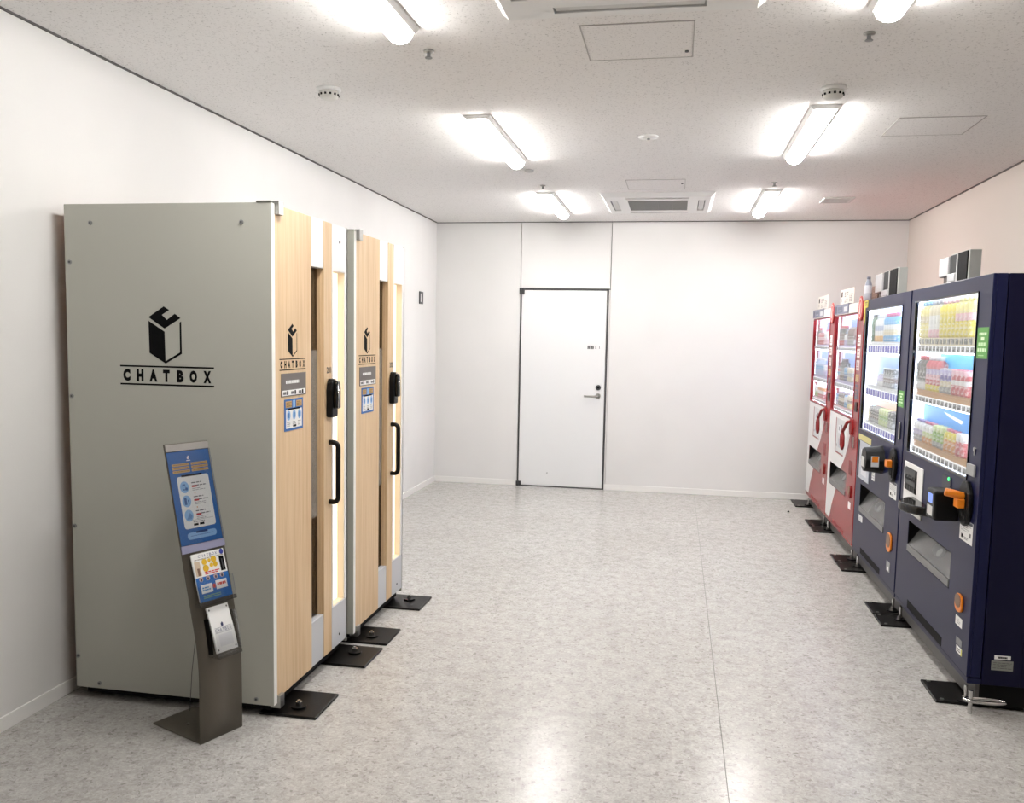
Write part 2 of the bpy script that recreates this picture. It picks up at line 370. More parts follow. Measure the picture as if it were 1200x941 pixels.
for k, (y0, y1) in enumerate(((2.08, 3.26), (4.53, 5.70), (6.93, 8.10))):
    w_ = ('nearest the camera and cut by the top edge', 'in the middle of its row', 'nearest the back wall')[k]
    lamp(-1.078, y0, y1, 'LED batten light, left row, '+w_)
    lamp(.682, y0, y1, 'LED batten light, right row, '+w_)
def cassette(x0, x1, y0, y1, label):
    t = thing('ceiling_air_conditioner', label, 'air conditioner', ((x0+x1)/2, (y0+y1)/2, H), 'air conditioners in the ceiling')
    z = H-.035
    holes = [(x0+.21, x1-.21, y0+.21, y1-.21), (x0+.20, x1-.20, y0+.07, y0+.125), (x0+.20, x1-.20, y1-.125, y1-.07), (x0+.07, x0+.125, y0+.20, y1-.20), (x1-.125, x1-.07, y0+.20, y1-.20)]
    ins = .03
    mb = MB(WHITE).plate(x0+ins, x1-ins, y0+ins, y1-ins, holes, lambda u, v, d: (u, v, z+d), .033)
    # bevelled rim
    o = [(x0, y0), (x1, y0), (x1, y1), (x0, y1)]; i = [(x0+ins, y0+ins), (x1-ins, y0+ins), (x1-ins, y1-ins), (x0+ins, y1-ins)]
    for k in range(4):
        a, b = k, (k+1) % 4; mb.poly([(*o[a], H-.004), (*o[b], H-.004), (*i[b], z), (*i[a], z)]); mb.poly([(*o[a], H), (*o[b], H), (*o[b], H-.004), (*o[a], H-.004)])
    obj('face_panel', mb, t)
    for h in holes[1:]:
        lv = MB(C(214, 214, 212)).box(h[0]+.006, h[1]-.006, h[2]+.006, h[3]-.006, z+.006, z+.012); obj('louver', lv, t)
    dk = MB(BLACKM)
    for h in holes: dk.set(MESHG if h is holes[0] else BLACKM).box(h[0], h[1], h[2], h[3], z+.024, z+.032)
    obj('air_duct', dk, t)
    gx0, gx1, gy0, gy1 = holes[0]; gr = MB(MESHG)
    for k in range(27): yy = gy0+(gy1-gy0)*(k+.5)/27; gr.box(gx0, gx1, yy-.0045, yy+.0045, z+.002, z+.010)
    for k in range(5): xx = gx0+(gx1-gx0)*k/4; gr.box(xx-.003, xx+.003, gy0, gy1, z+.003, z+.012)
    o = obj('intake_grille', gr, t); o['kind'] = 'stuff'
cassette(-.645, .26, 7.0, 7.96, 'white four-way ceiling air conditioner near the back wall')
cassette(-.66, .26, 2.20, 3.16, 'white four-way ceiling air conditioner cut off by top edge of photo')
def hatch(x0, x1, y0, y1, label, knob=None):
    t = thing('access_hatch', label, 'access hatch', ((x0+x1)/2, (y0+y1)/2, H), 'access hatches in the ceiling')
    obj('hatch_panel', MB(CEIL).box(x0+.007, x1-.007, y0+.007, y1-.007, H-.003, H-.0003), t)
    fm = MB(C(176, 172, 168)).plate(x0, x1, y0, y1, [(x0+.004, x1-.004, y0+.004, y1-.004)], lambda u, v, d: (u, v, H-.0035+d), .0034); obj('hatch_frame', fm, t)
    if knob: obj('turn_catch', MB(DKGREY).cyl((*knob, H), (*knob, H-.008), .008, n=12), t)
hatch(-.40, .026, 3.31, 3.72, 'square ceiling hatch beside the nearer air conditioner', (.0, 3.64))
hatch(-.41, .024, 6.46, 6.86, 'square ceiling hatch in front of the farther air conditioner', (-.0, 6.62))
hatch(1.09, 1.51, 4.83, 5.23, 'square ceiling hatch above the vending machines')
t = thing('ceiling_vent', 'small grey slotted ceiling vent above the red vending machines', 'vent', (1.244, 7.46, H))
obj('vent_frame', MB(LGREY).plate(1.125, 1.36, 7.34, 7.58, [(1.147, 1.338, 7.362, 7.558)], lambda u, v, d: (u, v, H-.012+d), .012), t, .002)
for k in range(9): obj('slat', MB(LGREY).box(1.147, 1.338, 7.366+k*.0213, 7.366+k*.0213+.012, H-.010, H-.003), t)
def detector(x, y, label):
    t = thing('smoke_detector', label, 'smoke detector', (x, y, H), 'smoke detectors on the ceiling')
    obj('mounting_base', MB(WHITE).lathe([(.056, H), (.056, H-.012), (.050, H-.016)], (x, y, 0), 28), t)
    obj('sensor_head', MB(C(214, 214, 208)).lathe([(.046, H-.016), (.046, H-.026), (.042, H-.045), (.030, H-.052), (.001, H-.053)], (x, y, 0), 28), t)
    sl = MB(BLACKM)
    for k in range(12):
        a = 2*math.pi*k/12; cx, cy = x+.0445*math.cos(a), y+.0445*math.sin(a); sl.cyl((cx, cy, H-.037), (cx, cy, H-.0285), .0055, n=8)
    obj('sensor_slot', sl, t)
detector(-1.672, 3.98, 'round white smoke detector on ceiling above the nearer booth')
detector(.665, 4.24, 'round white smoke detector on ceiling near the right row of lights')
def sprinkler(x, y, label):
    t = thing('sprinkler_head', label, 'sprinkler', (x, y, H), 'sprinkler heads on the ceiling')
    obj('escutcheon', MB(STEEL).lathe([(.022, H), (.021, H-.006), (.010, H-.009)], (x, y, 0), 18), t)
    hb = MB(GREY).cyl((x, y, H-.008), (x, y, H-.026), .008, n=10).cyl((x, y, H-.026), (x, y, H-.029), .015, n=14); obj('deflector', hb, t)
sprinkler(-1.044, 3.52, 'small metal sprinkler head beyond the nearest left ceiling light')
sprinkler(.672, 3.53, 'small metal sprinkler head beyond the nearest right ceiling light')
sprinkler(-1.05, 6.64, 'small metal sprinkler head before the farthest left ceiling light')
sprinkler(.663, 6.64, 'small metal sprinkler head before the farthest right ceiling light')
t = thing('ceiling_sensor', 'small round white sensor disc in the middle of the ceiling', 'sensor', (-.2, 5.117, H))
obj('sensor_plate', MB(WHITE).lathe([(.058, H), (.056, H-.006), (.03, H-.010), (.001, H-.011)], (-.2, 5.117, 0), 24), t)
obj('sensor_lens', MB(GREY).cyl((-.2, 5.117, H-.010), (-.2, 5.117, H-.018), .010, n=12), t)
tag(obj('ceiling_disc', MB(LGREY).lathe([(.034, H), (.033, H-.012), (.02, H-.016), (.001, H-.017)], (-1.055, 6.04, 0), 20)), 'small round grey disc behind the middle left ceiling light', 'ceiling fitting')
t = thing('wall_plate', 'small dark framed plate high on the left wall by the corner', 'wall plate', (XL, 8.145, 1.90))
obj('plate_frame', MB(DKGREY).plate(8.09, 8.20, 1.842, 1.962, [(8.112, 8.178, 1.862, 1.942)], lambda u, v, d: (XL+.012-d, u, v), .012), t, .002)
obj('plate_face', MB(LGREY).box(XL, XL+.006, 8.112, 8.178, 1.862, 1.942), t)
tag(obj('floor_speck', MB(BLACK).cyl((1.056, 8.03, 0), (1.056, 8.03, .012), .012, .006, n=10)), 'tiny dark object lying on the floor near the far vending machines', 'litter')
# ------------------------------------------------------------------ booths
BX, BXB, BH, B0, BW = -1.5248, -2.408, 2.0247, 3.0742, .772
def booth(y, number, label, which):
    t = thing('work_booth', label, 'booth', ((BX+BXB)/2, y+BW/2, 0), 'work booths along the left wall')
    Y = lambda v: y+(v-B0)
    obj('plinth', MB(BLACKM).box(BXB+.03, BX-.03, y+.03, y+BW-.015, .020, .05), t)
    for fx, fy in ((-1.58, y+.10), (-1.58, y+BW-.06), (BXB+.1, y+.1), (BXB+.1, y+BW-.1)): obj('foot', MB(BLACKM).cyl((fx, fy, .0112 if fx > -2 else 0), (fx, fy, .020), .02, n=12), t)
    obj('side_panel', MB(SILVER).box(BXB, BX, y, y+.024, .05, BH), t, .0015)
    obj('side_panel', MB(SILVER).box(BXB, BX, y+BW-.012, y+BW, .05, BH), t, .0015)
    obj('back_panel', MB(WOODIN).box(BXB, BXB+.02, y+.024, y+BW-.012, .05, BH), t)
    obj('roof_panel', MB(WHITEP).box(BXB+.02, BX-.042, y+.024, y+BW-.012, BH-.03, BH), t)
    obj('booth_floor', MB(DKGREY).box(BXB+.02, BX-.042, y+.024, y+BW-.012, .05, .075), t)
    obj('partition', MB(WOODIN).box(BXB+.3, BXB+.32, y+.024, y+BW-.012, .075, BH-.03), t)
    obj('interior_lamp', MB(mat('booth_lamp', (255, 236, 205), .5, emit=2.6)).box(BX-.40, BX-.25, y+.25, y+.55, BH-.042, BH-.030), t)
    obj('edge_strip', MB(EDGE).box(BX-.010, BX+.0015, y+.0005, y+.026, .052, BH-.002), t)
    for x, z in ((-2.29, 1.951), (-1.645, 1.951), (-2.386, 1.798), (-2.393, 1.263), (-2.396, .73), (-2.396, .182), (-2.30, .073), (-1.60, .073)):
        sc = MB(GREY); sc.cyl((x, y, z), (x, y-.004, z), .0085, n=12); sc.set(DKGREY).cyl((x, y-.004, z), (x, y-.005, z), .004, n=6)
        obj('panel_screw', sc, t)
    if which == 0:
        P = Print((0, y, 0), (1, 0, 0), (0, 0, 1)); logo(P, -2.173, 1.391, .001176, .00107, INK); P.done('side_lettering', t)
    # door
    ya, yb, yc, yd = Y(3.104), Y(3.438), Y(3.572), Y(3.660)
    zb, z1, z2 = .068, .268, 1.816
    X = lambda u, v, d: (BX-d, u, v)
    door = obj('door', MB(WOOD).plate(ya, yd, zb, BH-.003, [(yb, yc, zb, BH-.003)], X, .042), t, .001)
    obj('door_jamb', MB(WOOD).box(BX-.042, BX-.026, yb, yb+.004, z1, z2).box(BX-.042, BX-.014, yc-.004, yc, z1, z2), door)
    obj('upper_panel', MB(WHITEP).box(BX-.040, BX-.002, yb, yc, z2, BH-.003), door, .001)
    obj('lower_panel', MB(GREYP).box(BX-.040, BX-.002, yb, yc, zb, z1), door, .001)
    obj('window_pane', MB(GLASSD).box(BX-.036, BX-.030, yb+.004, yc-.004, z1, z2), door)
    obj('frosted_film', MB(FILM).box(BX-.0298, BX-.0290, yb+.004, yc-.004, .72, 1.46), door)
    for z in (BH+.004, .062):
        hg = MB(STEEL)
        if z > 1: hg.box(BX-.06, BX+.002, y-.004, y+.035, BH, BH+.006).box(BX-.01, BX+.018, y+.030, y+.072, BH-.042, BH+.010)
        else: hg.box(BX-.03, BX+.014, y+.028, y+.066, .030, .082)
        obj('pivot_hinge', hg, t, .002)
    hy = Y(3.633)
    pts = [(BX, hy, 1.045)]
    pts += [(BX+.042-.022*(1-math.sin(a)), hy, 1.045-.022*(1-math.cos(a))) for a in (0, .5, 1.0, 1.57)][:0]
    def arc(zc, sgn): return [(BX+.020+.022*math.sin(a), hy, zc+sgn*.022*math.cos(a)) for a in (0, .4, .8, 1.2, 1.57)]
    up_ = arc(1.023, 1); dn = arc(.795, -1)[::-1]
    obj('door_handle', MB(BLACK).tube([(BX, hy, 1.045)]+up_+dn+[(BX, hy, .773)], .0115, 12), door)
    ly = Y(3.628); sl = MB(BLACK)
    pr = [(-.034, -.075), (-.030, -.088), (.030, -.088), (.034, -.075), (.034, .035), (.026, .068), (.014, .085), (-.014, .085), (-.026, .068), (-.034, .035)]
    sl.prism([(BX, ly+a, 1.248+b) for a, b in pr], (.030, 0, 0))
    obj('smart_lock', sl, door, .006, 3)
    sl = MB(BLACKG).prism([(BX+.030, ly+a*.75, 1.262+b*.72) for a, b in pr], (.018, 0, 0)); obj('lock_cover', sl, door, .006, 3)
    obj('lock_trim', MB(CHROME).tube([(BX+.049, ly-.012, 1.20), (BX+.051, ly-.014, 1.25), (BX+.047, ly-.006, 1.318)], .003, 6).cyl((BX+.03, ly, 1.325), (BX+.035, ly, 1.325), .008, n=12), door)
    P = Print((BX, Y(3.138), 0), (0, 1, 0), (0, 0, 1)); logo(P, 0, 1.429, .241/346, .00064, INK)
    P.done('door_lettering', door)
    P = Print((BX, Y(3.602), 0), (0, 1, 0), (0, 0, 1)); P.text(number, 0, .050, 1.357, 1.386, C(58, 50, 42), .03); P.done('room_number', door)
    sg = MB(C(104, 98, 94)).box(BX, BX+.002, Y(3.150), Y(3.380), 1.279, 1.372); sgo = obj('notice_plate', sg, door)
    P = Print((BX+.002, Y(3.150), 1.279), (0, 1, 0), (0, 0, 1)); P.rect(.008, .222, .004, .026, PAPER).lines(.04, .16, .05, .066, 1, PAPER, 7, .8).layer()
    for u in (.014, .085, .155): P.rect(u, u+.028, .009, .020, C(110, 110, 112)).rect(u+.033, u+.046, .007, .023, INK)
    P.done('notice_print', sgo)
    po = obj('instruction_poster', MB(BLUEP).box(BX, BX+.0015, Y(3.178), Y(3.350), 1.140, 1.268), door)
    P = Print((BX+.0015, Y(3.178), 1.140), (0, 1, 0), (0, 0, 1))
    P.rect(.012, .160, .010, .086, PAPER).rect(.010, .066, .094, .120, TANP).rect(.106, .160, .094, .120, TANP).rect(.076, .096, .092, .122, SKYP).layer()
    for u in (.036, .086, .136): P.disc(u, .062, .016, .020, SKYP).lines(u-.015, u+.015, .016, .038, 3, C(150, 150, 152), 2)
    P.rect(.03, .142, .084, .090, INK).rect(.075, .105, .013, .022, INK).layer()
    for u in (.036, .086, .136): P.rect(u-.006, u+.006, .052, .072, C(70, 120, 180))
    P.lines(.016, .060, .097, .117, 3, C(140, 106, 50), 2).lines(.112, .154, .097, .117, 3, C(140, 106, 50), 2); P.done('poster_print', po)
    # fixed front panel with the lit slit
    ye, yf, yg, yh = Y(3.664), Y(3.676), Y(3.816), y+BW
    fp = obj('front_panel', MB(WHITEP).plate(ye, yh, z1, BH-.003, [(yf, yg, z1, z2)], X, .042), t, .001)
    obj('kick_panel', MB(GREYP).box(BX-.042, BX, ye, yh, zb, z1-.001), fp, .001)
    obj('slit_jamb', MB(CREAM).box(BX-.040, BX-.004, yg-.003, yg, z1, z2).box(BX-.040, BX-.004, yf, yf+.003, z1, z2).box(BX-.040, BX-.004, yf, yg, z2-.003, z2).box(BX-.040, BX-.004, yf, yg, z1, z1+.003), fp)
    obj('lit_panel', MB(WARM).box(BX-.041, BX-.036, yf+.003, yg-.003, z1, z2), fp)
    for z in (1.949, .115): obj('screw', MB(DKGREY).cyl((BX, Y(3.751), z), (BX+.002, Y(3.751), z), .006, n=10), fp)
    return t
booth(B0, '201', 'grey and maple work booth nearest the camera, with large black logo on its side', 0)
booth(B0+.855, '202', 'second work booth with maple door, standing behind the first one', 1)
# ------------------------------------------------------------------ steel floor plates
def plate(x0, x1, y0, y1, label, bolt, group, side):
    t = thing('anchor_plate', label, 'floor plate', ((x0+x1)/2, (y0+y1)/2, 0), group)
    obj('steel_plate', MB(PLATE).box(x0, x1, y0, y1, 0, .011), t, .004)
    bx, by = bolt
    cl = MB(BLACK).cyl((bx, by, .011), (bx, by, .018), .032, n=18); obj('foot_pad', cl, t, .002)
    bt = MB(CHROME).cyl((bx, by, .018), (bx, by, .034), .013, n=6)
    if side > 0: bt.cyl((bx, by, .034), (bx, by, .085), .008, n=10)
    else: bt.cyl((bx, by, .034), (bx, by, .040), .007, n=10)
    obj('levelling_bolt', bt, t)
    if side > 0:
        for k in (.03, .2): obj('plate_rivet', MB(STEEL).cyl((x0+.03, y0+.02+(y1-y0-.04)*(k > .1), .011), (x0+.03, y0+.02+(y1-y0-.04)*(k > .1), .014), .009, n=10), t)
gb = 'black anchor plates under the booths'
plate(-1.60, -1.357, 3.095, 3.335, 'black steel anchor plate at near front corner of the nearer booth', (-1.465, 3.175), gb, 0)
plate(-1.60, -1.357, 3.645, 3.895, 'black steel anchor plate at far front corner of the nearer booth', (-1.465, 3.80), gb, 0)
plate(-1.60, -1.357, 3.945, 4.175, 'black steel anchor plate at near front corner of the second booth', (-1.465, 4.03), gb, 0)
plate(-1.60, -1.357, 4.505, 4.75, 'black steel anchor plate at far front corner of the second booth', (-1.465, 4.66), gb, 0)
gv = 'black anchor plates under the vending machines'
for y0, y1, by, s in ((3.85, 4.09, 3.87, 'at near corner of the nearest navy vending machine'), (4.86, 5.055, 4.97, 'at far corner of the nearest navy vending machine'),
                      (5.065, 5.285, 5.13, 'at near corner of the second navy vending machine'), (6.00, 6.225, 6.12, 'at far corner of the second navy vending machine'),
                      (6.235, 6.45, 6.31, 'at near corner of the nearer red vending machine'), (7.20, 7.44, 7.29, 'at far corner of the nearer red vending machine'),
                      (7.46, 7.69, 7.50, 'at near corner of the farthest red vending machine'), (8.30, 8.65, 8.36, 'at far corner of the farthest red vending machine')):
    plate(1.152, 1.50, y0, y1, 'black steel anchor plate '+s, (1.275, by), gv, 1)
t = thing('steel_bracket', 'oval chrome ring bracket on plate beside the nearest navy vending machine', 'bracket', (1.30, 3.77, 0))
rg = [(1.318+.080*math.cos(a), 3.772+.022*math.sin(a), .058) for a in [2*math.pi*k/20 for k in range(21)]]
obj('ring', MB(CHROME).tube(rg, .007, 8), t)
obj('ring_post', MB(CHROME).cyl((1.262, 3.768, 0), (1.262, 3.768, .10), .009, n=10), t)
# ------------------------------------------------------------------ leaflet stand
A = Vector((-1.687, 2.808, 0)); SE = Vector((.3876, .9218, 0)); SN = Vector((.9218, -.3876, 0)); SW = .191
def lean(z):
    if z < .22: return 0
    if z < .42: return .246*(z-.22)**2/(2*.20)
    return .246*(.10)+.246*(z-.42)
def sp(u, z, off=0):           # point on the stand's face
    sl = 0 if z < .22 else (.246*(z-.22)/.2 if z < .42 else .246); k = 1/math.sqrt(1+sl*sl)
    p = A+SE*u-SN*lean(z)+SN*(off*k); p.z = z+off*k*sl; return p
st = thing('leaflet_stand', 'bronze grey steel leaflet stand with blue poster, beside the nearer booth', 'display stand', tuple(A+SE*.095-SN*.15))
zs = [0, .1, .2]+[.22+.02*k for k in range(1, 11)]+[.55, .7, .85, 1.0, 1.109]
mb = MB(STAND); rows = [[mb.vert(sp(u, z, o)) for u, o in ((0, 0), (SW, 0), (SW, -.004), (0, -.004))] for z in zs]
for a, b in zip(rows, rows[1:]):
    for k in range(4): mb.face((a[k], a[(k+1) % 4], b[(k+1) % 4], b[k]), k in (0, 2))
mb.face(rows[0]); mb.face(rows[-1]); obj('upright_panel', mb, st)
mb = MB(STAND); mb.prism([A-SN*.004+Vector((0, 0, .001)), A+SE*SW-SN*.004+Vector((0, 0, .001)), A+SE*SW-SN*.292+Vector((0, 0, .001)), A-SN*.292+Vector((0, 0, .001))], (0, 0, .006)); obj('base_plate', mb, st, .001)
p = A+SE*.07-SN*.17; obj('base_screw', MB(CHROME).cyl(p+Vector((0, 0, .007)), p+Vector((0, 0, .012)), .006, n=10), st)
p = A+SE*.02-SN*.02; obj('base_screw', MB(CHROME).cyl(p+Vector((0, 0, .007)), p+Vector((0, 0, .010)), .005, n=10), st)
q0 = sp(.10, .60, -.008); q1 = A+SE*.15-SN*.27+Vector((0, 0, .007))
obj('back_wire', MB(DKGREY).tube([q0, q0.lerp(q1, .3)-SN*.03, q0.lerp(q1, .7)-SN*.02, q1], .0012, 6), st)
def slab(name, u0, u1, z0, z1, o0, o1, m, parent, o0b=None, o1b=None):   # slab in front of the face, o at bottom/top may differ
    mb = MB(m); n = 6; R = []
    b0 = o0 if o0b is None else o0b; b1 = o1 if o1b is None else o1b
    for k in range(n+1):
        f = k/n; z = z0+(z1-z0)*f; lo = b0+(o0-b0)*f; hi = b1+(o1-b1)*f
        R.append([mb.vert(sp(u0, z, hi)), mb.vert(sp(u1, z, hi)), mb.vert(sp(u1, z, lo)), mb.vert(sp(u0, z, lo))])
    for a, b in zip(R, R[1:]):
        for k in range(4): mb.face((a[k], a[(k+1) % 4], b[(k+1) % 4], b[k]))
    mb.face(R[0]); mb.face(R[-1]); return obj(name, mb, parent)
pst = slab('poster', .004, SW-.004, .735, 1.078, .0005, .0016, BLUEP, st)
pf = lambda u, v, o: sp(u, v, .0018+o)
P = Print((0, 0, 0), (1, 0, 0), (0, 0, 1), pf)
P.rrect(.030, .168, .792, .985, .010, PAPER).rrect(.036, .164, .752, .777, .010, SKYP)
for k in range(3):
    for u in (.018, .100): P.rect(u, u+.074, 1.024-k*.0125, 1.033-k*.0125, TANP)
P.poly([(.086, 1.052), (.093, 1.060), (.098, 1.056), (.094, 1.050), (.094, 1.046), (.088, 1.046)], PAPER).rect(.083, .101, 1.040, 1.043, PAPER).layer()
for k in range(3):
    for u in (.018, .100): P.lines(u+.006, u+.068, 1.0262-k*.0125, 1.0312-k*.0125, 1, C(150, 116, 62), 6, .5)
P.rect(.050, .140, .983, .990, INK)
for k, z in enumerate((.945, .893, .840)):
    P.disc(.056, z, .019, .022, SKYP); P.lines(.088, .150, z-.004, z+.018, 2, C(110, 110, 115), 3, .35); P.rect(.088, .110, z-.004, z+.003, C(196, 60, 60)); P.lines(.088, .145, z-.018, z-.006, 2, C(160, 160, 165), 3, .4)
P.rect(.040, .160, .820, .8212, C(150, 150, 150)).rect(.070, .090, .800, .808, INK).rect(.096, .116, .800, .808, INK).lines(.070, .120, .811, .817, 1, C(130, 130, 130), 4)
P.lines(.050, .150, .762, .767, 1, C(80, 120, 180), 9).rect(.075, .125, .772, .780, C(30, 60, 110))
for z in (.920, .868): P.poly([(.094, z), (.100, z), (.097, z-.006)], C(210, 140, 60))
P.layer()
P.rect(.048, .060, .934, .956, C(60, 100, 160)).disc(.064, .938, .005, .006, C(60, 100, 160)).rect(.046, .056, .880, .906, C(50, 92, 150)).rect(.061, .066, .880, .898, C(50, 92, 150)).poly([(.044, .826), (.060, .850), (.070, .838), (.066, .826)], C(100, 140, 190)).layer()
P.rect(.050, .058, .938, .952, SKYP); P.done('poster_print', pst)
slab('acrylic_cover', .002, SW-.002, .735, 1.079, .006, .009, ACRYL, st)
slab('clip_bar', .002, SW-.002, 1.080, 1.106, .0005, .0055, mat('clip_grey', (150, 146, 142), .35), st)
slab('clip_bar', .0, SW, .706, .734, .0005, .0055, mat('clip_lilac', (142, 142, 168), .35), st)
slab('leaflet_pocket', .018, .178, .508, .522, .001, .040, ACRYL, st); slab('leaflet_pocket', .018, .178, .508, .60, .036, .038, ACRYL, st)
slab('card_pocket', .048, .152, .318, .330, .001, .060, ACRYL, st); slab('card_pocket', .046, .150, .318, .42, .056, .058, ACRYL, st)
slab('card_pocket', .152, .155, .331, .47, .001, .054, ACRYL, st); slab('pocket_backing', .0455, .0515, .331, .46, .001, .022, BLACK, st)
for i in (2, 3):
    o0 = .003+.0032*i
    lf = slab('leaflet', .026, .170, .523, .692+.002*i, o0, o0+.002, PAPER, None, o0+.012, o0+.0142)
    tag(lf, ('front leaflet with yellow seals and blue lower half in the stand' if i == 3 else 'blue and white leaflet behind the front one in the stand'), 'leaflet', 'leaflets in the upper pocket of the stand')
front = lf
def lfp(z0, z1, ot, ob):
    def f(u, v, o):
        k = (v-z0)/(z1-z0); return sp(u, v, ob+(ot-ob)*k+o)
    return f
P = Print((0, 0, 0), (1, 0, 0), (0, 0, 1), lfp(.523, .714, .003+.0096+.002, .003+.0096+.0142))
P.rect(.026, .170, .523, .612, BLUEP)
for k, ch in enumerate('CHATBOX'): P.text(ch, .054+k*.0125, .0625+k*.0125, .682, .692, C(60, 80, 130))
P.disc(.158, .688, .009, .010, C(50, 60, 150)).lines(.035, .165, .673, .679, 1, C(160, 150, 140), 8)
P.rect(.032, .056, .616, .670, C(206, 186, 160)).rect(.142, .163, .618, .672, INK)
for u, z, r in ((.076, .664, .011), (.098, .666, .007), (.118, .667, .012), (.078, .640, .013), (.104, .647, .008), (.122, .648, .010)): P.disc(u, z, r, r, C(222, 180, 40))
P.lines(.070, .135, .616, .629, 2, C(200, 60, 60), 4, .6).layer()
P.rect(.040, .050, .618, .645, C(120, 90, 70)).rect(.040, .090, .552, .584, PAPER).rect(.106, .156, .556, .588, PAPER).disc(.098, .571, .007, .008, C(210, 70, 60))
for u in (.048, .078, .112, .140): P.disc(u, .604, .009, .009, C(170, 150, 150))
P.layer().rect(.150, .155, .622, .662, C(60, 60, 64)).lines(.045, .085, .560, .576, 2, C(60, 140, 200), 3, .6).lines(.112, .150, .566, .582, 1, C(220, 90, 70), 3, .6).lines(.044, .130, .532, .545, 2, C(150, 190, 90), 6, .4)
for u in (.048, .078, .112, .140): P.disc(u, .602, .004, .005, C(60, 50, 60))
P.done('leaflet_print', front)
for i in (1, 2):
    o0 = .006+.005*i
    lf = slab('pamphlet', .052, .146, .335, .494+.002*i, o0, o0+.003, PAPER, None, o0+.026, o0+.029)
    tag(lf, ('front white pamphlet with small dark lettering in lower pocket of the stand' if i == 2 else 'white pamphlet behind the front one in lower pocket of the stand'), 'pamphlet', 'white pamphlets in the lower pocket of the stand')
P = Print((0, 0, 0), (1, 0, 0), (0, 0, 1), lfp(.335, .498, .016+.003, .016+.029))
P.poly([(.094, .432), (.100, .438), (.104, .434), (.104, .424), (.099, .421), (.094, .424)], C(40, 50, 90))
for k, ch in enumerate('CHATBOX'): P.text(ch, .064+k*.0106, .0715+k*.0106, .405, .417, C(70, 80, 120))
P.rect(.062, .137, .419, .420, C(90, 90, 110)).rect(.062, .137, .402, .403, C(90, 90, 110)).rect(.072, .132, .355, .395, C(222, 222, 224))
for u, z in ((.060, .488), (.138, .488), (.060, .345), (.138, .345)): P.disc(u, z, .0035, .0035, C(90, 90, 90), 10)
P.done('pamphlet_print', lf)
# ------------------------------------------------------------------ vending machines
VX, VB, VH = 1.2526, 2.02, 1.83
NAME = {1: 'nearest navy vending machine', 2: 'second navy vending machine', 3: 'nearer red vending machine', 4: 'farthest red vending machine'}
NUM = {2: 'two', 3: 'three', 4: 'four', 5: 'five', 8: 'eight'}
SHORT = {1: 'nearest navy', 2: 'second navy', 3: 'nearer red', 4: 'farthest red'}
def bottle_mesh(kind, h, r, bands, cap):
    """bands: colours from bottom to top"""
    mb = MB(bands[0]); mb.mats = []
    if kind == 'can':
        pr = [(r*.8, 0), (r, .006)]; ms = [bands[0]]
        n = len(bands)
        for k in range(n): pr.append((r, .006+(h-.012)*(k+1)/n)); ms.append(bands[k])
        pr += [(r*.82, h), (.001, h-.002)]; ms += [cap, cap]
    else:
        sh = h*(.78 if kind == 'pet' else .70); pr = [(r*.85, 0), (r, .006)]; ms = [bands[0]]; n = len(bands)
        for k in range(n): pr.append((r, .006+(sh-.006)*(k+1)/n)); ms.append(bands[k])
        pr += [(r*.45, h*.88), (r*.45, h*.89)]; ms += [bands[-1], cap]
        pr += [(r*.52, h*.895), (r*.52, h), (.001, h)]; ms += [cap, cap, cap]
    mb.lathe(pr, (0, 0, 0), 12, ms); return mesh_of('sample_bottle', mb, Vector((0, 0, 0)))
def samples(row_y, z, x, items, machine, shelf):
    """items: (count, kind, height, bands, cap, words); row_y = (first y, step) going to the right in the photo"""
    y, stp = row_y
    for cnt, kind, h, bands, cap, words in items:
        if kind is None: y -= stp*cnt; continue
        me = bottle_mesh(kind, h, min(.031, stp*.44), bands, cap)
        for _ in range(cnt):
            o = bpy.data.objects.new('sample_can' if kind == 'can' else 'sample_bottle', me); COL.objects.link(o); o.location = (x, y, z+.0006)
            pl = words.replace('bottle', 'bottles') if 'bottle' in words else words[:-3]+'cans'
            pos = 'only %s' % words if cnt == 1 else ('leftmost of %s %s' % (NUM[cnt], pl) if _ == 0 else 'rightmost of %s %s' % (NUM[cnt], pl) if _ == cnt-1 else '%s from left of %s %s' % (('', 'second', 'third', 'fourth', 'fifth', 'sixth', 'seventh')[_], NUM[cnt], pl))
            tag(o, '%s, %s shelf, %s machine' % (pos, shelf, SHORT[machine]), 'drink sample', '%s, %s shelf of the %s' % (pl, shelf, NAME[machine])); y -= stp
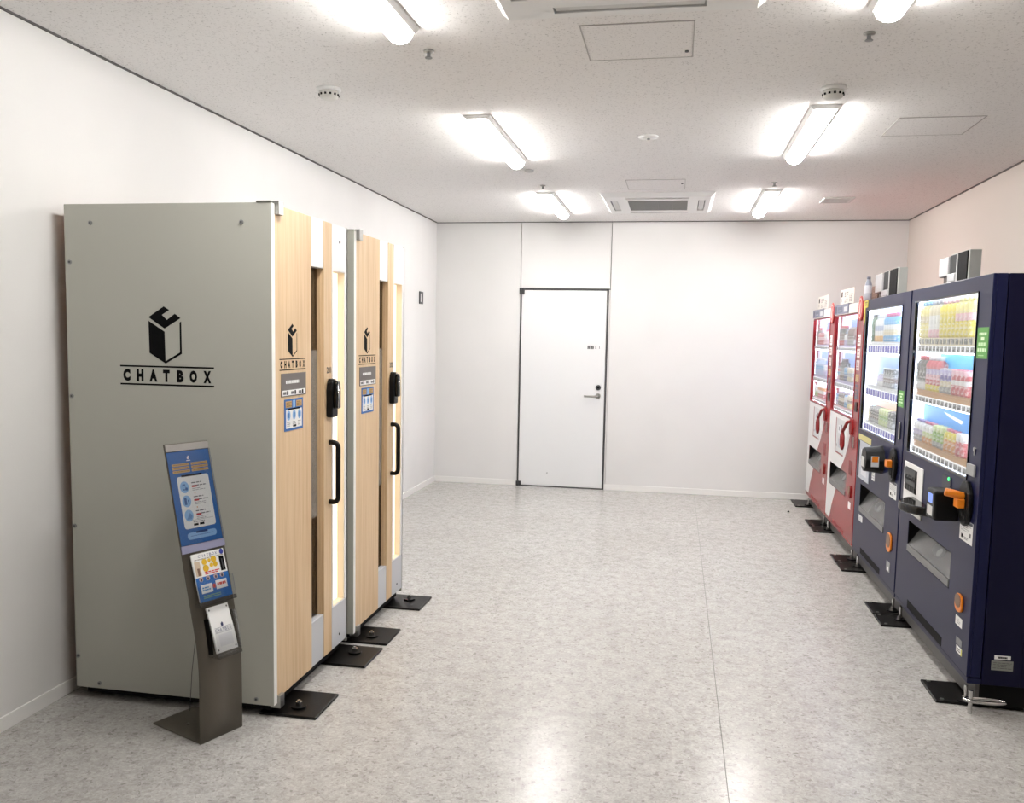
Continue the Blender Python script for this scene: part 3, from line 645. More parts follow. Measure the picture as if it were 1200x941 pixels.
def machine(k, y0, y1, label, dm, sm, em, win, rails, btn, slot, zbot=.142):
    t = thing('vending_machine', label, 'vending machine', ((VX+VB)/2, (y0+y1)/2, 0), 'vending machines along the right wall')
    wy0, wy1, wz0, wz1 = win
    X = lambda u, v, d: (VX+d, u, v)
    X2 = lambda u, v, d: (VX+.060+d, u, v)
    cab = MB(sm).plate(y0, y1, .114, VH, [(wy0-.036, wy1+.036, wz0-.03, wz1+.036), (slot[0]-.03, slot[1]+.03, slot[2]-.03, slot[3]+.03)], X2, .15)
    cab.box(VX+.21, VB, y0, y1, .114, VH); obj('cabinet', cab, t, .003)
    obj('kick_plate', MB(KICK).box(VX+.045, VX+.06, y0+.02, y1-.02, .020, .114).set(BLACKM).box(VX+.06, VB-.05, y0+.02, y0+.035, .02, .114).box(VX+.06, VB-.05, y1-.035, y1-.02, .02, .114), t)
    for fx, fy, fz in ((VX+.15, y0+.13, .0112), (VX+.15, y1-.10, .0112), (VB-.1, y0+.1, 0), (VB-.1, y1-.1, 0)): obj('foot', MB(BLACKM).cyl((fx, fy, fz), (fx, fy, .114), .022, n=12), t)
    obj('bottom_rail', MB(dm).box(VX+.004, VX+.060, y0+.002, y1-.006, .114, zbot-.004), t, .002)
    door = obj('door', MB(dm).plate(y0, y1-.012, zbot, VH, [win, slot], X, .016).plate(y0, y1-.012, zbot, VH, [(wy0-.036, wy1+.036, wz0-.03, wz1+.036), slot], lambda u, v, d: (VX+.016+d, u, v), .040), t, .003)
    ga = MB(em).box(VX+.004, VX+.056, y1-.011, y1-.002, zbot, VH-.004); obj('hinge_strip', ga, t)
    # display
    bl = BACKL if k < 3 else BACKP
    obj('backlight', MB(bl).box(VX+.078, VX+.090, wy0-.03, wy1+.03, wz0-.025, wz1+.03), t)
    ln = MB(WHITE); a, b, c, d_ = wy0-.034, wy1+.034, wz0-.028, wz1+.033
    ln.box(VX+.018, VX+.076, a, a+.003, c, d_).box(VX+.018, VX+.076, b-.003, b, c, d_).box(VX+.018, VX+.076, a+.003, b-.003, c, c+.003).box(VX+.018, VX+.076, a+.003, b-.003, d_-.003, d_)
    obj('display_liner', ln, t)
    lt = MB(TUBE).cyl((VX+.032, wy0-.022, wz0), (VX+.032, wy0-.022, wz1), .007, n=8).cyl((VX+.032, wy1+.022, wz0), (VX+.032, wy1+.022, wz1), .007, n=8)
    lt.cyl((VX+.032, wy0, wz1+.020), (VX+.032, wy1, wz1+.020), .007, n=8); obj('display_tube', lt, t)
    obj('display_pane', MB(GLASS).box(VX+.008, VX+.012, wy0-.002+.002, wy1, wz0, wz1), door)
    e = .007
    obj('display_bezel', MB(em).plate(wy0, wy1, wz0, wz1, [(wy0+e, wy1-e, wz0+e, wz1-e)], lambda u, v, d: (VX-.004+d, u, v), .012), door)
    # price rails and buttons
    for (zr0, zr1, shelf_z, strip) in rails:
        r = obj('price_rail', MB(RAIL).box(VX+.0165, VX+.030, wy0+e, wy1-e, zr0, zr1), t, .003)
        obj('shelf_tube', MB(TUBE).cyl((VX+.034, wy0-.02, zr0-.004), (VX+.034, wy1+.02, zr0-.004), .003, n=6), r)
        sh = MB(strip).box(VX+.030, VX+.077, wy0-.012, wy1+.012, zr0, zr0+.006).box(VX+.024, VX+.030, wy0+e, wy1-e, zr1-.002, shelf_z-.009); sh.box(VX+.024, VX+.077, wy0-.012, wy1+.012, shelf_z-.008, shelf_z)
        obj('shelf', sh, t)
        n, bm_, wdt = btn; stp = (wy1-wy0-.10)/n; b0 = None
        for j in range(n):
            yc = wy1-.04-stp*(j+.5); zc = (zr0+zr1)/2
            if b0 is None:
                mb = MB(bm_).box(VX+.0135, VX+.0165, yc-wdt/2, yc+wdt/2, zr0+.005, zr1-.005); mb.set(INK if k != 2 else bm_).box(VX+.0130, VX+.0135, yc-wdt*.3, yc+wdt*.3, zr0+.009, zc)
                b0 = obj('button', mb, r, .001); c0 = WORLD[b0].copy(); y00 = yc
            else: copy_of(b0, r, c0+Vector((0, yc-y00, 0)))
    # delivery slot
    a0, a1, z0, z1 = slot; rc = MB(BLACKM)
    rc.box(VX+.10, VX+.104, a0-.02, a1+.02, z0-.02, z1+.02).box(VX+.001, VX+.10, a0, a1, z0, z0+.0025).box(VX+.001, VX+.10, a0, a1, z1-.0025, z1).box(VX+.001, VX+.10, a0, a0+.0025, z0+.003, z1-.003).box(VX+.001, VX+.10, a1-.0025, a1, z0+.003, z1-.003)
    obj('delivery_bay', rc, t)
    fz = z0+.038; fp = MB(FLAP).prism([(VX+.002, a0+.008, fz), (VX+.085, a0+.03, z1-.004), (VX+.085, a1-.004, z1-.004), (VX+.002, a1-.004, fz)], (.004, 0, .002))
    f = obj('delivery_flap', fp, t)
    obj('flap_lip', MB(mat('flap_lip_grey', (104, 105, 104), .3)).box(VX-.004, VX+.006, a0+.006, a1-.003, z0+.004, fz+.002), f, .002)
    w_ = a1-a0
    P = Print((VX+.002, a1, fz), (0, -1, 0), Vector((.083, 0, z1-fz-.004)).normalized()); P.disc(w_*.55, .075, .09, .034, C(102, 104, 104)).layer().disc(w_*.58, .070, .030, .022, C(146, 148, 148), 12); P.done('flap_mark', f)
    return t, door
def decal(name, parent, y0, y1, z0, z1, m, fn=None, x=VX):
    o = obj(name, MB(m).box(x-.0012, x, y0, y1, z0, z1), parent)
    if fn:
        P = Print((x-.0012, y1, z0), (0, -1, 0), (0, 0, 1)); fn(P, y1-y0, z1-z0); P.done('sticker_print', o)
    return o
def white_form(P, w_, h): P.rect(0, w_, h*.86, h, C(90, 92, 100)); P.lines(w_*.1, w_*.9, h*.45, h*.82, 4, C(150, 150, 152), 4, .35).rect(w_*.15, w_*.3, h*.12, h*.3, INK).lines(w_*.35, w_*.7, h*.1, h*.24, 2, C(60, 60, 60), 4).rect(w_*.8, w_*.9, h*.3, h*.5, C(40, 40, 42))
def green_card(P, w_, h):
    P.lines(w_*.18, w_*.85, h*.74, h*.84, 1, C(214, 236, 200), 4, .9).rect(w_*.36, w_*.66, h*.58, h*.69, C(214, 236, 200)).lines(w_*.15, w_*.85, h*.40, h*.52, 1, C(196, 226, 180), 3, .9)
    P.lines(w_*.1, w_*.88, h*.22, h*.34, 1, C(206, 232, 192), 3, .9).lines(w_*.2, w_*.7, h*.08, h*.12, 1, C(180, 214, 160), 4, .8)
def oval_lock(door, y, z, m, lever, reach):
    hy, hz = .072, .098
    mb = MB(m).prism([(VX, y+hy*math.cos(a), z+hz*math.sin(a)) for a in [2*math.pi*k/24 for k in range(24)]], (-.020, 0, 0)); o = obj('coin_plate', mb, door, .005)
    obj('coin_recess', MB(BLACKM).prism([(VX-.020, y+.030*math.cos(a), z-.03+.030*math.sin(a)) for a in [2*math.pi*k/16 for k in range(16)]], (-.003, 0, 0)).box(VX-.022, VX-.020, y-.04, y-.02, z-.07, z+.05), o)
    lv = MB(lever).box(VX-.05, VX-.018, y-.030, y+.024, z-.01, z+.030) if reach < .06 else MB(lever).box(VX-.05, VX-.018, y-.028, y+.030, z-.02, z+.020).tube([(VX-.02, y-.01, z+.030), (VX-.06, y-.006, z+.040), (VX-reach, y+.0, z+.046)], .017, 10)
    obj('return_lever', lv, o, .004)
def coin_cup(door, y0, y1, z0, z1, name='coin_cup', m=ORANGE):
    pts = []; cy, w_ = (y0+y1)/2, (y1-y0)/2
    for zc, sg in ((z1-w_*.6, 1), (z0+w_*.6, -1)):
        for k in range(7):
            a = math.pi*k/6 if sg > 0 else math.pi+math.pi*k/6; pts.append((VX, cy+w_*math.cos(a), zc+w_*.6*math.sin(a)))
    o = obj(name, MB(m).prism(pts, (-.010, 0, 0)), door, .003)
    ins = [(VX-.010, cy+(p[1]-cy)*.78, (z0+z1)/2+.010+(p[2]-(z0+z1)/2)*.70) for p in pts]; obj('cup_opening', MB(C(122, 96, 76)).prism(ins, (-.002, 0, 0)), o)
# colours used in the displays, paled to paint in the haze of the pane
def PC(*c):
    c = tuple(int(v*.80+240*.20) for v in c); nm = 'hazed_label_print_%d_%d_%d' % c
    if nm in MATS: return MATS[nm]
    m = mat(nm, c, .4); g = N(m, 'ShaderNodeTexCoord'); mp = N(m, 'ShaderNodeMapping'); mp.inputs['Scale'].default_value = (1, 1, .8); L(m, g.outputs['Object'], mp.inputs['Vector'])
    n_ = noise(m, mp.outputs['Vector'], 75, 2, .6); k = lin(c); dk = tuple(v*.55 for v in k); lt = tuple(min(1, v*.35+.6) for v in k)
    r = ramp(m, [(.36, dk), (.42, k), (.56, k), (.63, lt)]); r.color_ramp.interpolation = 'LINEAR'; L(m, n_, r.inputs[0]); L(m, r.outputs[0], base(m)); return m
YEL, LYEL, PNK, LPNK, WHT, GRY, DGR, SKY, RD, BRN, PUR, LAV, GRN, LGR, ORG, BLK, NVY, CRM = (PC(236, 214, 30), PC(240, 226, 120), PC(220, 80, 130), PC(240, 180, 196), PC(238, 238, 238), PC(150, 152, 156), PC(66, 68, 66), PC(70, 160, 222), PC(200, 50, 66), PC(96, 70, 58), PC(96, 76, 170), PC(186, 172, 222), PC(130, 186, 60), PC(204, 224, 140), PC(228, 140, 50), PC(38, 38, 36), PC(50, 60, 120), PC(222, 206, 160))
TANS, YELS = C(196, 148, 92), C(226, 200, 120)
# ---- nearest navy machine
w1 = (3.962, 4.945, .958, 1.765)
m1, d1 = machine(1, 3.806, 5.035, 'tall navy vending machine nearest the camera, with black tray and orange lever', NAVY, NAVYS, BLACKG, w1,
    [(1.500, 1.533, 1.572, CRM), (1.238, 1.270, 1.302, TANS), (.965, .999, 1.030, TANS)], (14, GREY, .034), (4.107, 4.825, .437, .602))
yt = (4.930, .0605)
xs = VX+.045
samples(yt, 1.572, xs, [(3, 'pet', .188, [LYEL, LYEL, CRM, LYEL], SKY, 'pale yellow blue-capped bottle'), (3, 'pet', .188, [LPNK, WHT, WHT, CRM], GRY, 'white bottle with grey cap'),
    (4, 'pet', .185, [YEL, YEL, YEL, YEL], LPNK, 'yellow pink-capped bottle'), (4, 'pet', .185, [YEL, YEL, LPNK, LYEL], LYEL, 'yellow pink-labelled bottle')], 1, 'top')
samples(yt, 1.302, xs, [(3, 'pet', .175, [WHT, DGR, DGR, BLK], RD, 'black bottle with red cap'), (4, 'pet', .175, [YEL, RD, LPNK, LAV, RD], WHT, 'red white-capped bottle'),
    (3, 'can', .120, [GRY, CRM, PUR, LAV], GRY, 'purple and tan can'), (4, 'can', .122, [RD, RD, WHT, RD, LPNK], PNK, 'red can with white band')], 1, 'middle')
samples(yt, 1.030, xs, [(3, 'pet', .112, [GRY, LAV, WHT], PUR, 'small white purple-capped bottle'), (3, 'pet', .110, [ORG, LGR, WHT], PNK, 'small white pink-capped bottle'),
    (3, 'can', .108, [GRY, GRN, GRN, LGR], LGR, 'small green can'), (3, 'pet', .108, [ORG, ORG, YEL], PNK, 'small orange bottle'), (2, 'can', .105, [RD, RD, WHT], WHT, 'small red and white can')], 1, 'bottom')
def card(k, t, y0, y1, z0, z1, m, label=None): return obj('backdrop_card', MB(m).box(VX+.0745, VX+.077, y0, y1, z0, z1), t)
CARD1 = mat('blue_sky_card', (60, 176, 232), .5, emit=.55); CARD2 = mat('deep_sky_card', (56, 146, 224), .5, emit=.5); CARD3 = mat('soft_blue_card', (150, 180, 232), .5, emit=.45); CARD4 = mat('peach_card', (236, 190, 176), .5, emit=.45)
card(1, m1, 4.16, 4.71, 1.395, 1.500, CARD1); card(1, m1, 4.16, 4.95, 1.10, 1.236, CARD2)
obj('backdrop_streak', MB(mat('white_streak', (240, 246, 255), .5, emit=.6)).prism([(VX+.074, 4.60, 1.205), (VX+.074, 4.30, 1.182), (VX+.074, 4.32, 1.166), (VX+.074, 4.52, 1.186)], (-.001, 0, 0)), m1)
for zt in (1.545,):
    b = MB(DGR); 
    for j in range(14): yy = 4.92-.0625*j; b.box(VX+.021, VX+.024, yy-.018, yy+.018, 1.540, 1.566)
    o = obj('price_tag', b, m1); o['kind'] = 'stuff'
decal('menu_sticker', d1, 3.817, 3.948, 1.482, 1.612, GREEN, green_card)
obj('call_button', MB(C(150, 152, 152)).box(VX-.010, VX, 3.856, 3.950, .985, 1.036), d1, .004)
obj('key_slot', MB(STEEL).cyl((VX, 3.885, 1.10), (VX-.006, 3.885, 1.10), .010, n=12).box(VX-.004, VX, 3.880, 3.890, 1.075, 1.10), d1)
pn = obj('payment_panel', MB(WHITE).box(VX-.006, VX, 4.600, 4.950, .645, .908), d1, .004)
kp = obj('keypad', MB(BLACK).box(VX-.009, VX-.006, 4.700, 4.915, .760, .882), pn)
for r in range(2):
    obj('keypad_bar', MB(C(58, 60, 60)).box(VX-.013, VX-.009, 4.706, 4.910, .796+r*.050, .832+r*.046), kp)
    for j in range(5): obj('key', MB(C(36, 37, 38)).box(VX-.013, VX-.009, 4.712+.041*j, 4.742+.041*j, .765+r*.054, .790+r*.054), kp)
tr = MB(BLACKG); pts = [(VX-.115*math.sin(math.pi*k/14)**.7, 4.40+.36*k/14+.0, .0) for k in range(15)]
tr.prism([(a, b, .700) for a, b, _ in pts], (0, 0, .045)); obj('card_tray', tr, d1, .010, 3)
sp_ = obj('status_panel', MB(C(40, 42, 50)).box(VX-.004, VX, 4.165, 4.290, .872, .934), d1); obj('status_light', MB(LEDG).cyl((VX-.004, 4.19, .925), (VX-.007, 4.19, .925), .008, n=12), sp_)
rd = obj('card_reader', MB(BLACK).box(VX-.105, VX, 4.03, 4.16, .758, .892), d1, .012, 3)
P = Print((VX-.105, 4.16, .758), (0, -1, 0), (0, 0, 1)); P.rect(.030, .10, .072, .115, SCRB).rect(.026, .104, .016, .060, LGREY); P.done('reader_screen', rd)
oval_lock(d1, 3.93, .862, BLACK, ORANGE, .095)
decal('notice_sticker', d1, 3.846, 4.008, .694, .787, PAPER, white_form)
coin_cup(d1, 3.898, 3.988, .380, .462)
decal('small_sticker', d1, 3.900, 3.985, .318, .358, PAPER, lambda P, w_, h: P.lines(w_*.2, w_*.8, h*.2, h*.8, 3, GRY, 3))
decal('small_sticker', d1, 3.885, 3.960, .238, .268, C(120, 120, 122)); decal('small_sticker', d1, 3.878, 3.952, .203, .232, PAPER, lambda P, w_, h: P.rect(w_*.85, w_, 0, h, C(226, 220, 60)).lines(w_*.1, w_*.75, h*.2, h*.8, 2, INK, 3))
obj('vent_recess', MB(BLACKM).box(VX-.001, VX+.002, 4.16, 4.76, .147, .190), d1)
o = obj('rating_plate', MB(C(128, 130, 124)).box(1.346, 1.430, 3.8045, 3.806, .182, .224), m1); P = Print((1.346, 3.8045, .182), (1, 0, 0), (0, 0, 1)); P.lines(.006, .078, .006, .036, 4, C(80, 82, 80), 4, .35); P.done('plate_print', o)
o = obj('serial_plate', MB(PAPER).box(1.356, 1.419, 3.8045, 3.806, .229, .246), m1); P = Print((1.356, 3.8045, .229), (1, 0, 0), (0, 0, 1)); P.lines(.012, .050, .004, .013, 1, INK, 8, .9); P.done('plate_print', o)
# ---- second navy machine
w2 = (5.205, 6.155, .960, 1.760)
m2, d2 = machine(2, 5.045, 6.225, 'navy vending machine with blue buttons, between the nearest navy and the red ones', NAVY, NAVYS, BLACKG, w2,
    [(1.478, 1.528, 1.55, WHT), (1.195, 1.245, 1.268, WHT), (.965, 1.010, 1.026, WHT)], (13, C(72, 62, 200), .030), (5.360, 6.050, .409, .598))
y2 = (6.150, .060)
samples(y2, 1.550, xs, [(1, None, 0, 0, 0, ''), (2, 'pet', .180, [C(96, 130, 100), C(96, 130, 100)], DGR, 'slim dark green bottle'), (4, 'pet', .170, [C(240, 190, 120), WHT, C(190, 200, 226), WHT], WHT, 'white orange-based bottle'), (5, 'pet', .175, [SKY, CRM, WHT, SKY], PNK, 'blue pink-capped bottle')], 2, 'top')
samples(y2, 1.268, xs, [(5, None, 0, 0, 0, ''), (3, 'pet', .08, [WHT, LAV], WHT, 'small white bottle'), (4, 'can', .118, [GRY, BRN, GRY, DGR], GRY, 'dark brown can')], 2, 'middle')
samples(y2, 1.026, xs, [(2, None, 0, 0, 0, ''), (1, 'can', .098, [CRM, YEL, CRM], CRM, 'yellow can'), (4, 'can', .105, [GRY, BRN, DGR, GRY], DGR, 'dark grey can'), (4, 'can', .105, [LGR, GRN, LGR], LGR, 'light green can'), (2, 'can', .105, [GRY, DGR, BLK], BLK, 'black can')], 2, 'bottom')
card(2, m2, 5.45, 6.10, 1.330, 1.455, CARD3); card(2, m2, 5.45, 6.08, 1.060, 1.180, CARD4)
decal('menu_sticker', d2, 5.075, 5.190, 1.185, 1.277, GREEN, green_card)
obj('door_latch', MB(STEEL).box(VX-.008, VX, 5.100, 5.122, 1.002, 1.100), d2, .003)
o = decal('yellow_strip', d2, 5.805, 6.180, .888, .926, C(206, 196, 130))
pp = obj('bill_panel', MB(C(186, 190, 200)).box(VX-.004, VX, 5.815, 6.145, .632, .884), d2, .002)
P = Print((VX-.004, 6.145, .632), (0, -1, 0), (0, 0, 1)); P.rect(0, .03, .01, .25, BLACKM).rect(.08, .2, .12, .2, C(226, 228, 232)).rect(.1, .26, .03, .1, C(214, 216, 222)).layer().rect(.11, .16, .135, .185, C(120, 124, 134)); P.done('panel_print', pp)
rd = obj('card_reader', MB(BLACK).cyl((VX, 5.50, .835), (VX-.105, 5.50, .835), .088, .074, n=8), d2, .008)
P = Print((VX-.06, 5.4135, .835), (1, 0, 0), (0, 0, 1)); P.rect(-.02, .025, -.035, .030, C(210, 212, 214)).layer().rect(-.015, .02, -.005, .028, ORANGE); P.done('reader_mark', rd)
obj('reader_lens', MB(LGREY).box(VX-.110, VX-.104, 5.47, 5.54, .79, .85), rd)
oval_lock(d2, 5.190, .845, BLACK, ORANGE, .05)
decal('payment_sticker', d2, 5.660, 5.735, .676, .752, PAPER, lambda P, w_, h: P.lines(w_*.1, w_*.9, h*.1, h*.9, 4, GRY, 3))
decal('notice_sticker', d2, 5.112, 5.272, .655, .748, PAPER, white_form)
coin_cup(d2, 5.140, 5.245, .340, .452)
decal('small_sticker', d2, 5.940, 6.050, .352, .390, PAPER, lambda P, w_, h: P.lines(w_*.1, w_*.9, h*.1, h*.9, 3, GRY, 4))
decal('small_sticker', d2, 5.16, 5.24, .222, .280, C(150, 152, 152), lambda P, w_, h: P.rect(w_*.3, w_*.7, h*.1, h*.5, PAPER))
obj('vent_recess', MB(BLACKM).box(VX-.001, VX+.002, 5.40, 5.95, .147, .185), d2)
# ---- red machines
def red_machine(k, dy, label):
    Y = lambda v: v+dy
    win = (Y(6.425), Y(7.305), 1.000, 1.750)
    slot = (Y(6.552), Y(7.208), .418, .590)
    m, d = machine(k, Y(6.235), Y(7.332), label, RED, REDD, REDD, win, [(1.480, 1.508, 1.522, LAV), (1.190, 1.228, 1.250, LAV), (1.010, 1.035, 1.050, LPNK)], (12, GREY, .026), slot, .132)
    x = VX-.0008
    def wp(pts): mb.poly([(x, Y(a), b) for a, b in pts])
    mb = MB(mat('white_enamel', (226, 226, 226), .3))
    wp([(7.318, .592), (6.77, .592), (6.64, .69), (6.54, .79), (6.47, .90), (6.43, .992), (7.318, .992)]); wp([(7.318, .592), (7.21, .592), (7.21, .416), (7.318, .416)]); wp([(7.318, .416), (6.92, .416), (6.99, .34), (7.07, .25), (7.13, .15), (7.318, .15)])
    obj('white_sweep', mb, d)
    obj('header', MB(C(228, 224, 220)).box(VX-.005, VX, Y(6.412), Y(7.318), 1.756, 1.826), d, .002)
    ov = [(VX-.010, Y(6.325)+.066*math.cos(a), 1.78+.085*math.sin(a)) for a in [2*math.pi*j/24 for j in range(24)]]
    rb = obj('round_badge', MB(C(206, 90, 86)).prism(ov, (.008, 0, 0)), d, .002)
    P = Print((VX-.010, Y(6.325), 1.78), (0, -1, 0), (0, 0, 1)); P.disc(0, 0, .056, .072, C(232, 200, 196)).layer().disc(0, 0, .048, .062, C(206, 84, 80)).layer().poly([(-.02, -.04), (.012, -.04), (.016, .03), (.005, .045), (-.01, .03)], C(236, 214, 210)); P.done('badge_print', rb)
    for j, (z0, z1, c) in enumerate(((1.52, 1.60, PAPER), (1.44, 1.50, PAPER), (1.35, 1.42, C(214, 210, 206)), (1.27, 1.32, C(206, 190, 130)), (1.15, 1.25, C(96, 100, 112)))):
        decal('side_sticker', d, Y(6.30), Y(6.40), z0, z1, c, lambda P, w_, h: P.lines(w_*.15, w_*.85, h*.15, h*.85, 3, C(150, 90, 90), 3))
    obj('door_latch', MB(BLACK).box(VX-.006, VX, Y(6.29), Y(6.36), 1.06, 1.13), d, .003)
    bp = obj('bill_panel', MB(mat('silver_panel', (206, 208, 210), .35)).box(VX-.002, VX+.002, Y(6.70), Y(7.035), .692, .962), d)
    P = Print((VX-.002, Y(7.035), .692), (0, -1, 0), (0, 0, 1)); P.rect(0, .03, 0, .27, REDD).rect(0, .335, 0, .012, REDD).rect(.10, .19, .16, .22, C(226, 228, 232)).rect(.12, .26, .05, .12, C(188, 192, 198)).rect(.05, .08, .05, .07, C(140, 140, 144)).layer().rect(.21, .25, .17, .23, C(90, 92, 100)).rect(.13, .16, .18, .21, C(120, 124, 130)); P.done('panel_print', bp)
    hk = MB(C(132, 12, 16)).tube([(VX, Y(6.44), .985), (VX-.030, Y(6.45), .975), (VX-.040, Y(6.49), .93), (VX-.042, Y(6.54), .90), (VX-.045, Y(6.56), .86), (VX-.045, Y(6.555), .80), (VX-.042, Y(6.53), .775), (VX-.042, Y(6.505), .80), (VX-.042, Y(6.51), .86), (VX-.042, Y(6.545), .90)], .0115, 10)
    hk.set(C(140, 14, 18)).prism([(VX, Y(6.43)+.05*math.cos(a), .945+.06*math.sin(a)) for a in [2*math.pi*j/18 for j in range(18)]], (-.012, 0, 0)); obj('coin_lever', hk, d)
    obj('coin_slot', MB(STEEL).box(VX-.004, VX, Y(6.335), Y(6.385), .80, .88), d, .002)
    coin_cup(d, Y(6.335), Y(6.405), .44, .53, m=C(120, 12, 16))
    decal('small_sticker', d, Y(6.34), Y(6.42), .36, .41, PAPER)
    obj('louver_plate', MB(C(120, 30, 30)).box(VX-.002, VX, Y(6.36), Y(6.46), .60, .70), d)
    obj('vent_recess', MB(REDD).box(VX-.002, VX, Y(6.55), Y(6.98), .136, .165), d, .001)
    yr = (Y(7.300), .0605)
    samples(yr, 1.522, xs, [(1, None, 0, 0, 0, ''), (4, 'pet', .150, [RD, BRN, BRN, BLK], RD, 'dark brown bottle with red cap'), (2, 'pet', .10, [LAV, WHT], SKY, 'white bottle with blue cap'), (4, 'pet', .135, [GRY, BRN, C(150, 130, 120)], GRY, 'grey brown bottle')] if k == 3 else
            [(1, None, 0, 0, 0, ''), (2, 'pet', .150, [BRN, BRN, BLK], RD, 'dark brown bottle with red cap'), (5, 'can', .105, [RD, LPNK, RD], RD, 'red can'), (3, 'pet', .13, [LPNK, WHT], PNK, 'pink bottle')], k, 'top')
    samples(yr, 1.250, xs, [(1, None, 0, 0, 0, ''), (2, 'can', .10, [LPNK, SKY, RD], SKY, 'blue and pink can'), (3, 'pet', .165, [BRN, GRY, DGR], DGR, 'dark grey bottle'), (2, 'can', .105, [NVY, SKY], GRY, 'blue can'), (3, 'can', .105, [CRM, GRY, CRM], CRM, 'cream and grey can')] if k == 3 else
            [(1, None, 0, 0, 0, ''), (8, 'pet', .150, [C(190, 200, 236), SKY, C(190, 210, 240)], WHT, 'pale blue bottle'), (2, 'can', .10, [LAV, WHT], LAV, 'lilac can')], k, 'middle')
    samples(yr, 1.050, xs, [(1, None, 0, 0, 0, ''), (2, 'can', .09, [LAV, SKY], LAV, 'lilac and blue can'), (4, 'can', .105, [BRN, CRM, BRN], BRN, 'brown and cream can'), (2, 'can', .09, [SKY, WHT], SKY, 'blue and white can'), (2, 'can', .10, [LYEL, BRN, CRM], CRM, 'cream and yellow can')] if k == 3 else
            [(2, None, 0, 0, 0, ''), (3, 'can', .10, [GRN, WHT], WHT, 'green and white can'), (5, 'can', .10, [RD, WHT, ORG], WHT, 'red and orange can')], k, 'bottom')
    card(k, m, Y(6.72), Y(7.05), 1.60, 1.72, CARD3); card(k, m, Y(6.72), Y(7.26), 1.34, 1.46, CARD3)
    return m, d
m3, d3 = red_machine(3, 0, 'red and white vending machine beside the navy machines')
m4, d4 = red_machine(4, 1.105, 'farthest red and white vending machine, against the back wall')
# ---- things on top of the machines
def notice(dy, label):
    y0, y1 = 6.755+dy, 7.300+dy
    t = thing('price_notice', label, 'sign', (VX+.03, (y0+y1)/2, VH), 'notices on the red vending machines')
    obj('notice_card', MB(C(222, 214, 206)).box(VX+.028, VX+.032, y0, y1, VH+.0034, 1.955), t)
    P = Print((VX+.028, y1, VH), (0, -1, 0), (0, 0, 1)); P.rect(.04, .09, .07, .11, INK).rect(.045, .07, .03, .06, C(150, 140, 140))
    for u, z, a, b in ((.17, .065, .06, .04), (.25, .075, .07, .03), (.36, .075, .13, .008), (.18, .02, .04, .03), (.25, .02, .05, .035), (.37, .022, .035, .05), (.42, .022, .05, .05)): P.lines(u, u+a, z, z+b, max(1, int(b/.012)), C(110, 100, 98), 2, .6)
    P.done('notice_print', t)
    o = obj('notice_holder', MB(C(128, 130, 150)).box(VX-.010, VX-.006, y0-.01, y1+.02, 1.762, VH+.004).box(VX-.010, VX+.034, y0-.01, y1+.02, VH+.0008, VH+.003), t)
    P = Print((VX-.010, y1+.02, 1.762), (0, -1, 0), (0, 0, 1)); P.rect(.02, .12, .008, .06, C(70, 70, 90)).rect(.15, .34, .01, .055, C(96, 100, 120)).rect(.40, .53, .012, .05, C(206, 206, 210)).layer().rect(.18, .31, .02, .03, C(150, 152, 166)); P.done('holder_print', o)
notice(0, 'white price notice card standing on the nearer red vending machine'); notice(1.10, 'white price notice card standing on the farthest red vending machine')
DKM = mat('dark_meter', (30, 32, 33), .6)
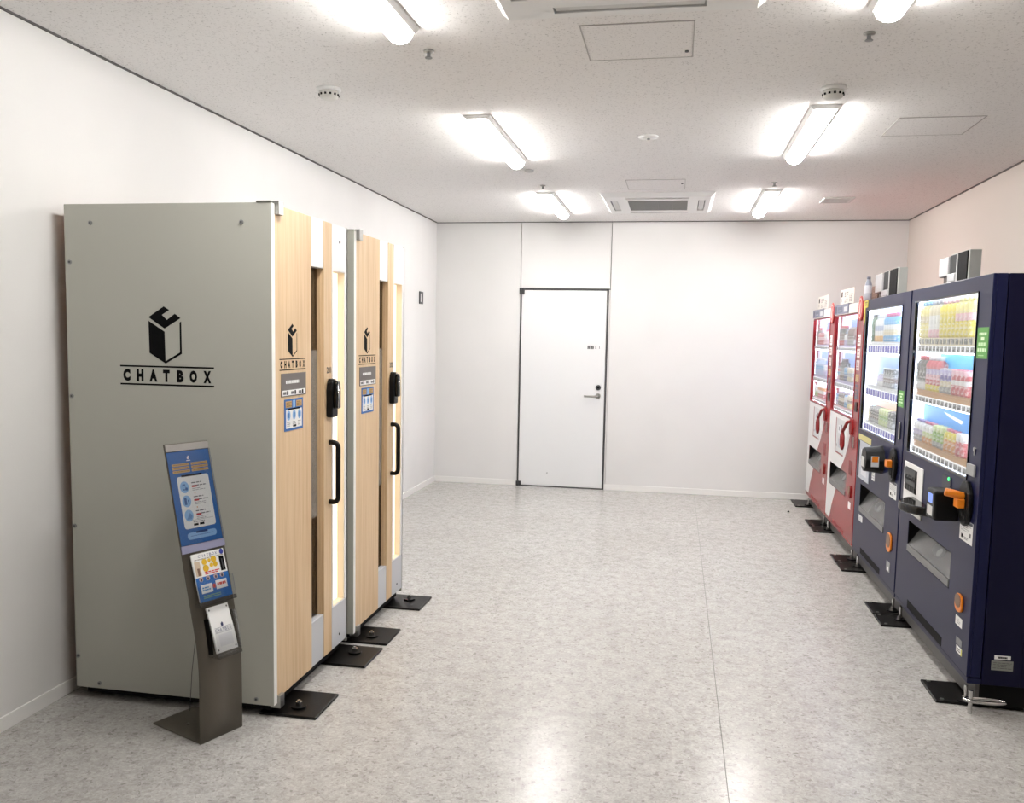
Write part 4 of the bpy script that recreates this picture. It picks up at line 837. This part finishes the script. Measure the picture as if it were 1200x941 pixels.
def power_box(x, y0, y1, z1, label, left):
    t = thing('control_box', label, 'control box', (x+.05, (y0+y1)/2, VH), 'control boxes on top of the navy machines')
    w_ = y1-y0
    obj('case', MB(C(176, 178, 174)).box(x, x+.055, y0, y0+w_*.62, VH+.0006, z1), t, .004)
    obj('black_cover', MB(BLACKM).box(x-.006, x, y0+w_*.03, y0+w_*.34, VH+.004, z1-.004), t, .002)
    obj('divider', MB(LGREY).box(x-.007, x, y0+w_*.35, y0+w_*.38, VH+.004, z1-.002), t)
    obj('meter_window', MB(DKM).box(x-.004, x, y0+w_*.39, y0+w_*.62, VH+.075, z1-.006), t, .002)
    obj('clear_cover', MB(mat('milky_plastic', (196, 196, 198), .25)).box(x-.012, x+.045, y0+w_*.64, y0+w_*.98, VH+.065, z1-.008).box(x-.012, x, y0+w_*.40, y0+w_*.66, VH+.03, VH+.072), t, .008)
    obj('meter_post', MB(C(70, 58, 52)).box(x+.005, x+.035, y0+w_*.78, y0+w_*.90, VH+.0006, VH+.066), t)
    obj('terminal_block', MB(WHITE).box(x-.012, x+.002, y0+w_*.45, y0+w_*.68, VH+.0006, VH+.030), t, .003)
power_box(1.385, 4.555, 5.015, 2.003, 'grey and black control box on top of the nearest navy machine', 0)
power_box(1.385, 5.92, 6.535, 2.030, 'grey and black control box on top of the second navy machine', 1)
BROWN = mat('speckled_brown_card', (112, 88, 76), .8); bn = noise(BROWN, coords(BROWN), 90, 2); br = ramp(BROWN, [(.4, lin((90, 68, 58))), (.6, lin((136, 110, 96)))]); L(BROWN, bn, br.inputs[0]); L(BROWN, br.outputs[0], base(BROWN))
t = thing('brown_box', 'speckled brown box beside the control box on second navy machine', 'box', (1.44, 6.68, VH+.0006)); obj('box_body', MB(BROWN).box(1.40, 1.48, 6.56, 6.80, VH+.0006, 1.955), t, .002); obj('box_edge', MB(PAPER).box(1.398, 1.40, 6.792, 6.80, VH+.0006, 1.965), t)
t = thing('display_bottle', 'slim clear bottle standing on machine edge between navy and red machines', 'bottle', (1.30, 6.38, VH))
obj('bottle_body', MB(C(176, 180, 192)).lathe([(.020, VH), (.024, VH+.006), (.024, VH+.05), (.022, VH+.055), (.024, VH+.06), (.024, VH+.11), (.012, VH+.15), (.011, VH+.155)], (1.30, 6.38, 0), 16, [C(190, 194, 204)]*2+[C(150, 154, 170)]+[C(220, 222, 228)]*2+[C(160, 166, 182)]*2), t)
obj('bottle_cap', MB(C(120, 126, 140)).lathe([(.013, VH+.152), (.013, VH+.170), (.001, VH+.171)], (1.30, 6.38, 0), 14), t)
t = tag(obj('yellow_tag', MB(C(222, 206, 90)).prism([(VX-.004, 6.115, VH-.004), (VX-.004, 6.225, VH-.004), (VX-.004, 6.225, 1.70), (VX-.004, 6.205, 1.66), (VX-.004, 6.185, 1.70), (VX-.004, 6.190, 1.775), (VX-.004, 6.115, 1.78)], (.003, 0, 0))), 'yellow pointed tag stuck on top corner of second navy vending machine', 'tag')
P = Print((VX-.004, 6.20, 1.78), (0, -1, 0), (0, 0, 1)); P.lines(.008, .075, .008, .040, 2, C(110, 104, 50), 2, .6); P.done('tag_print', t)
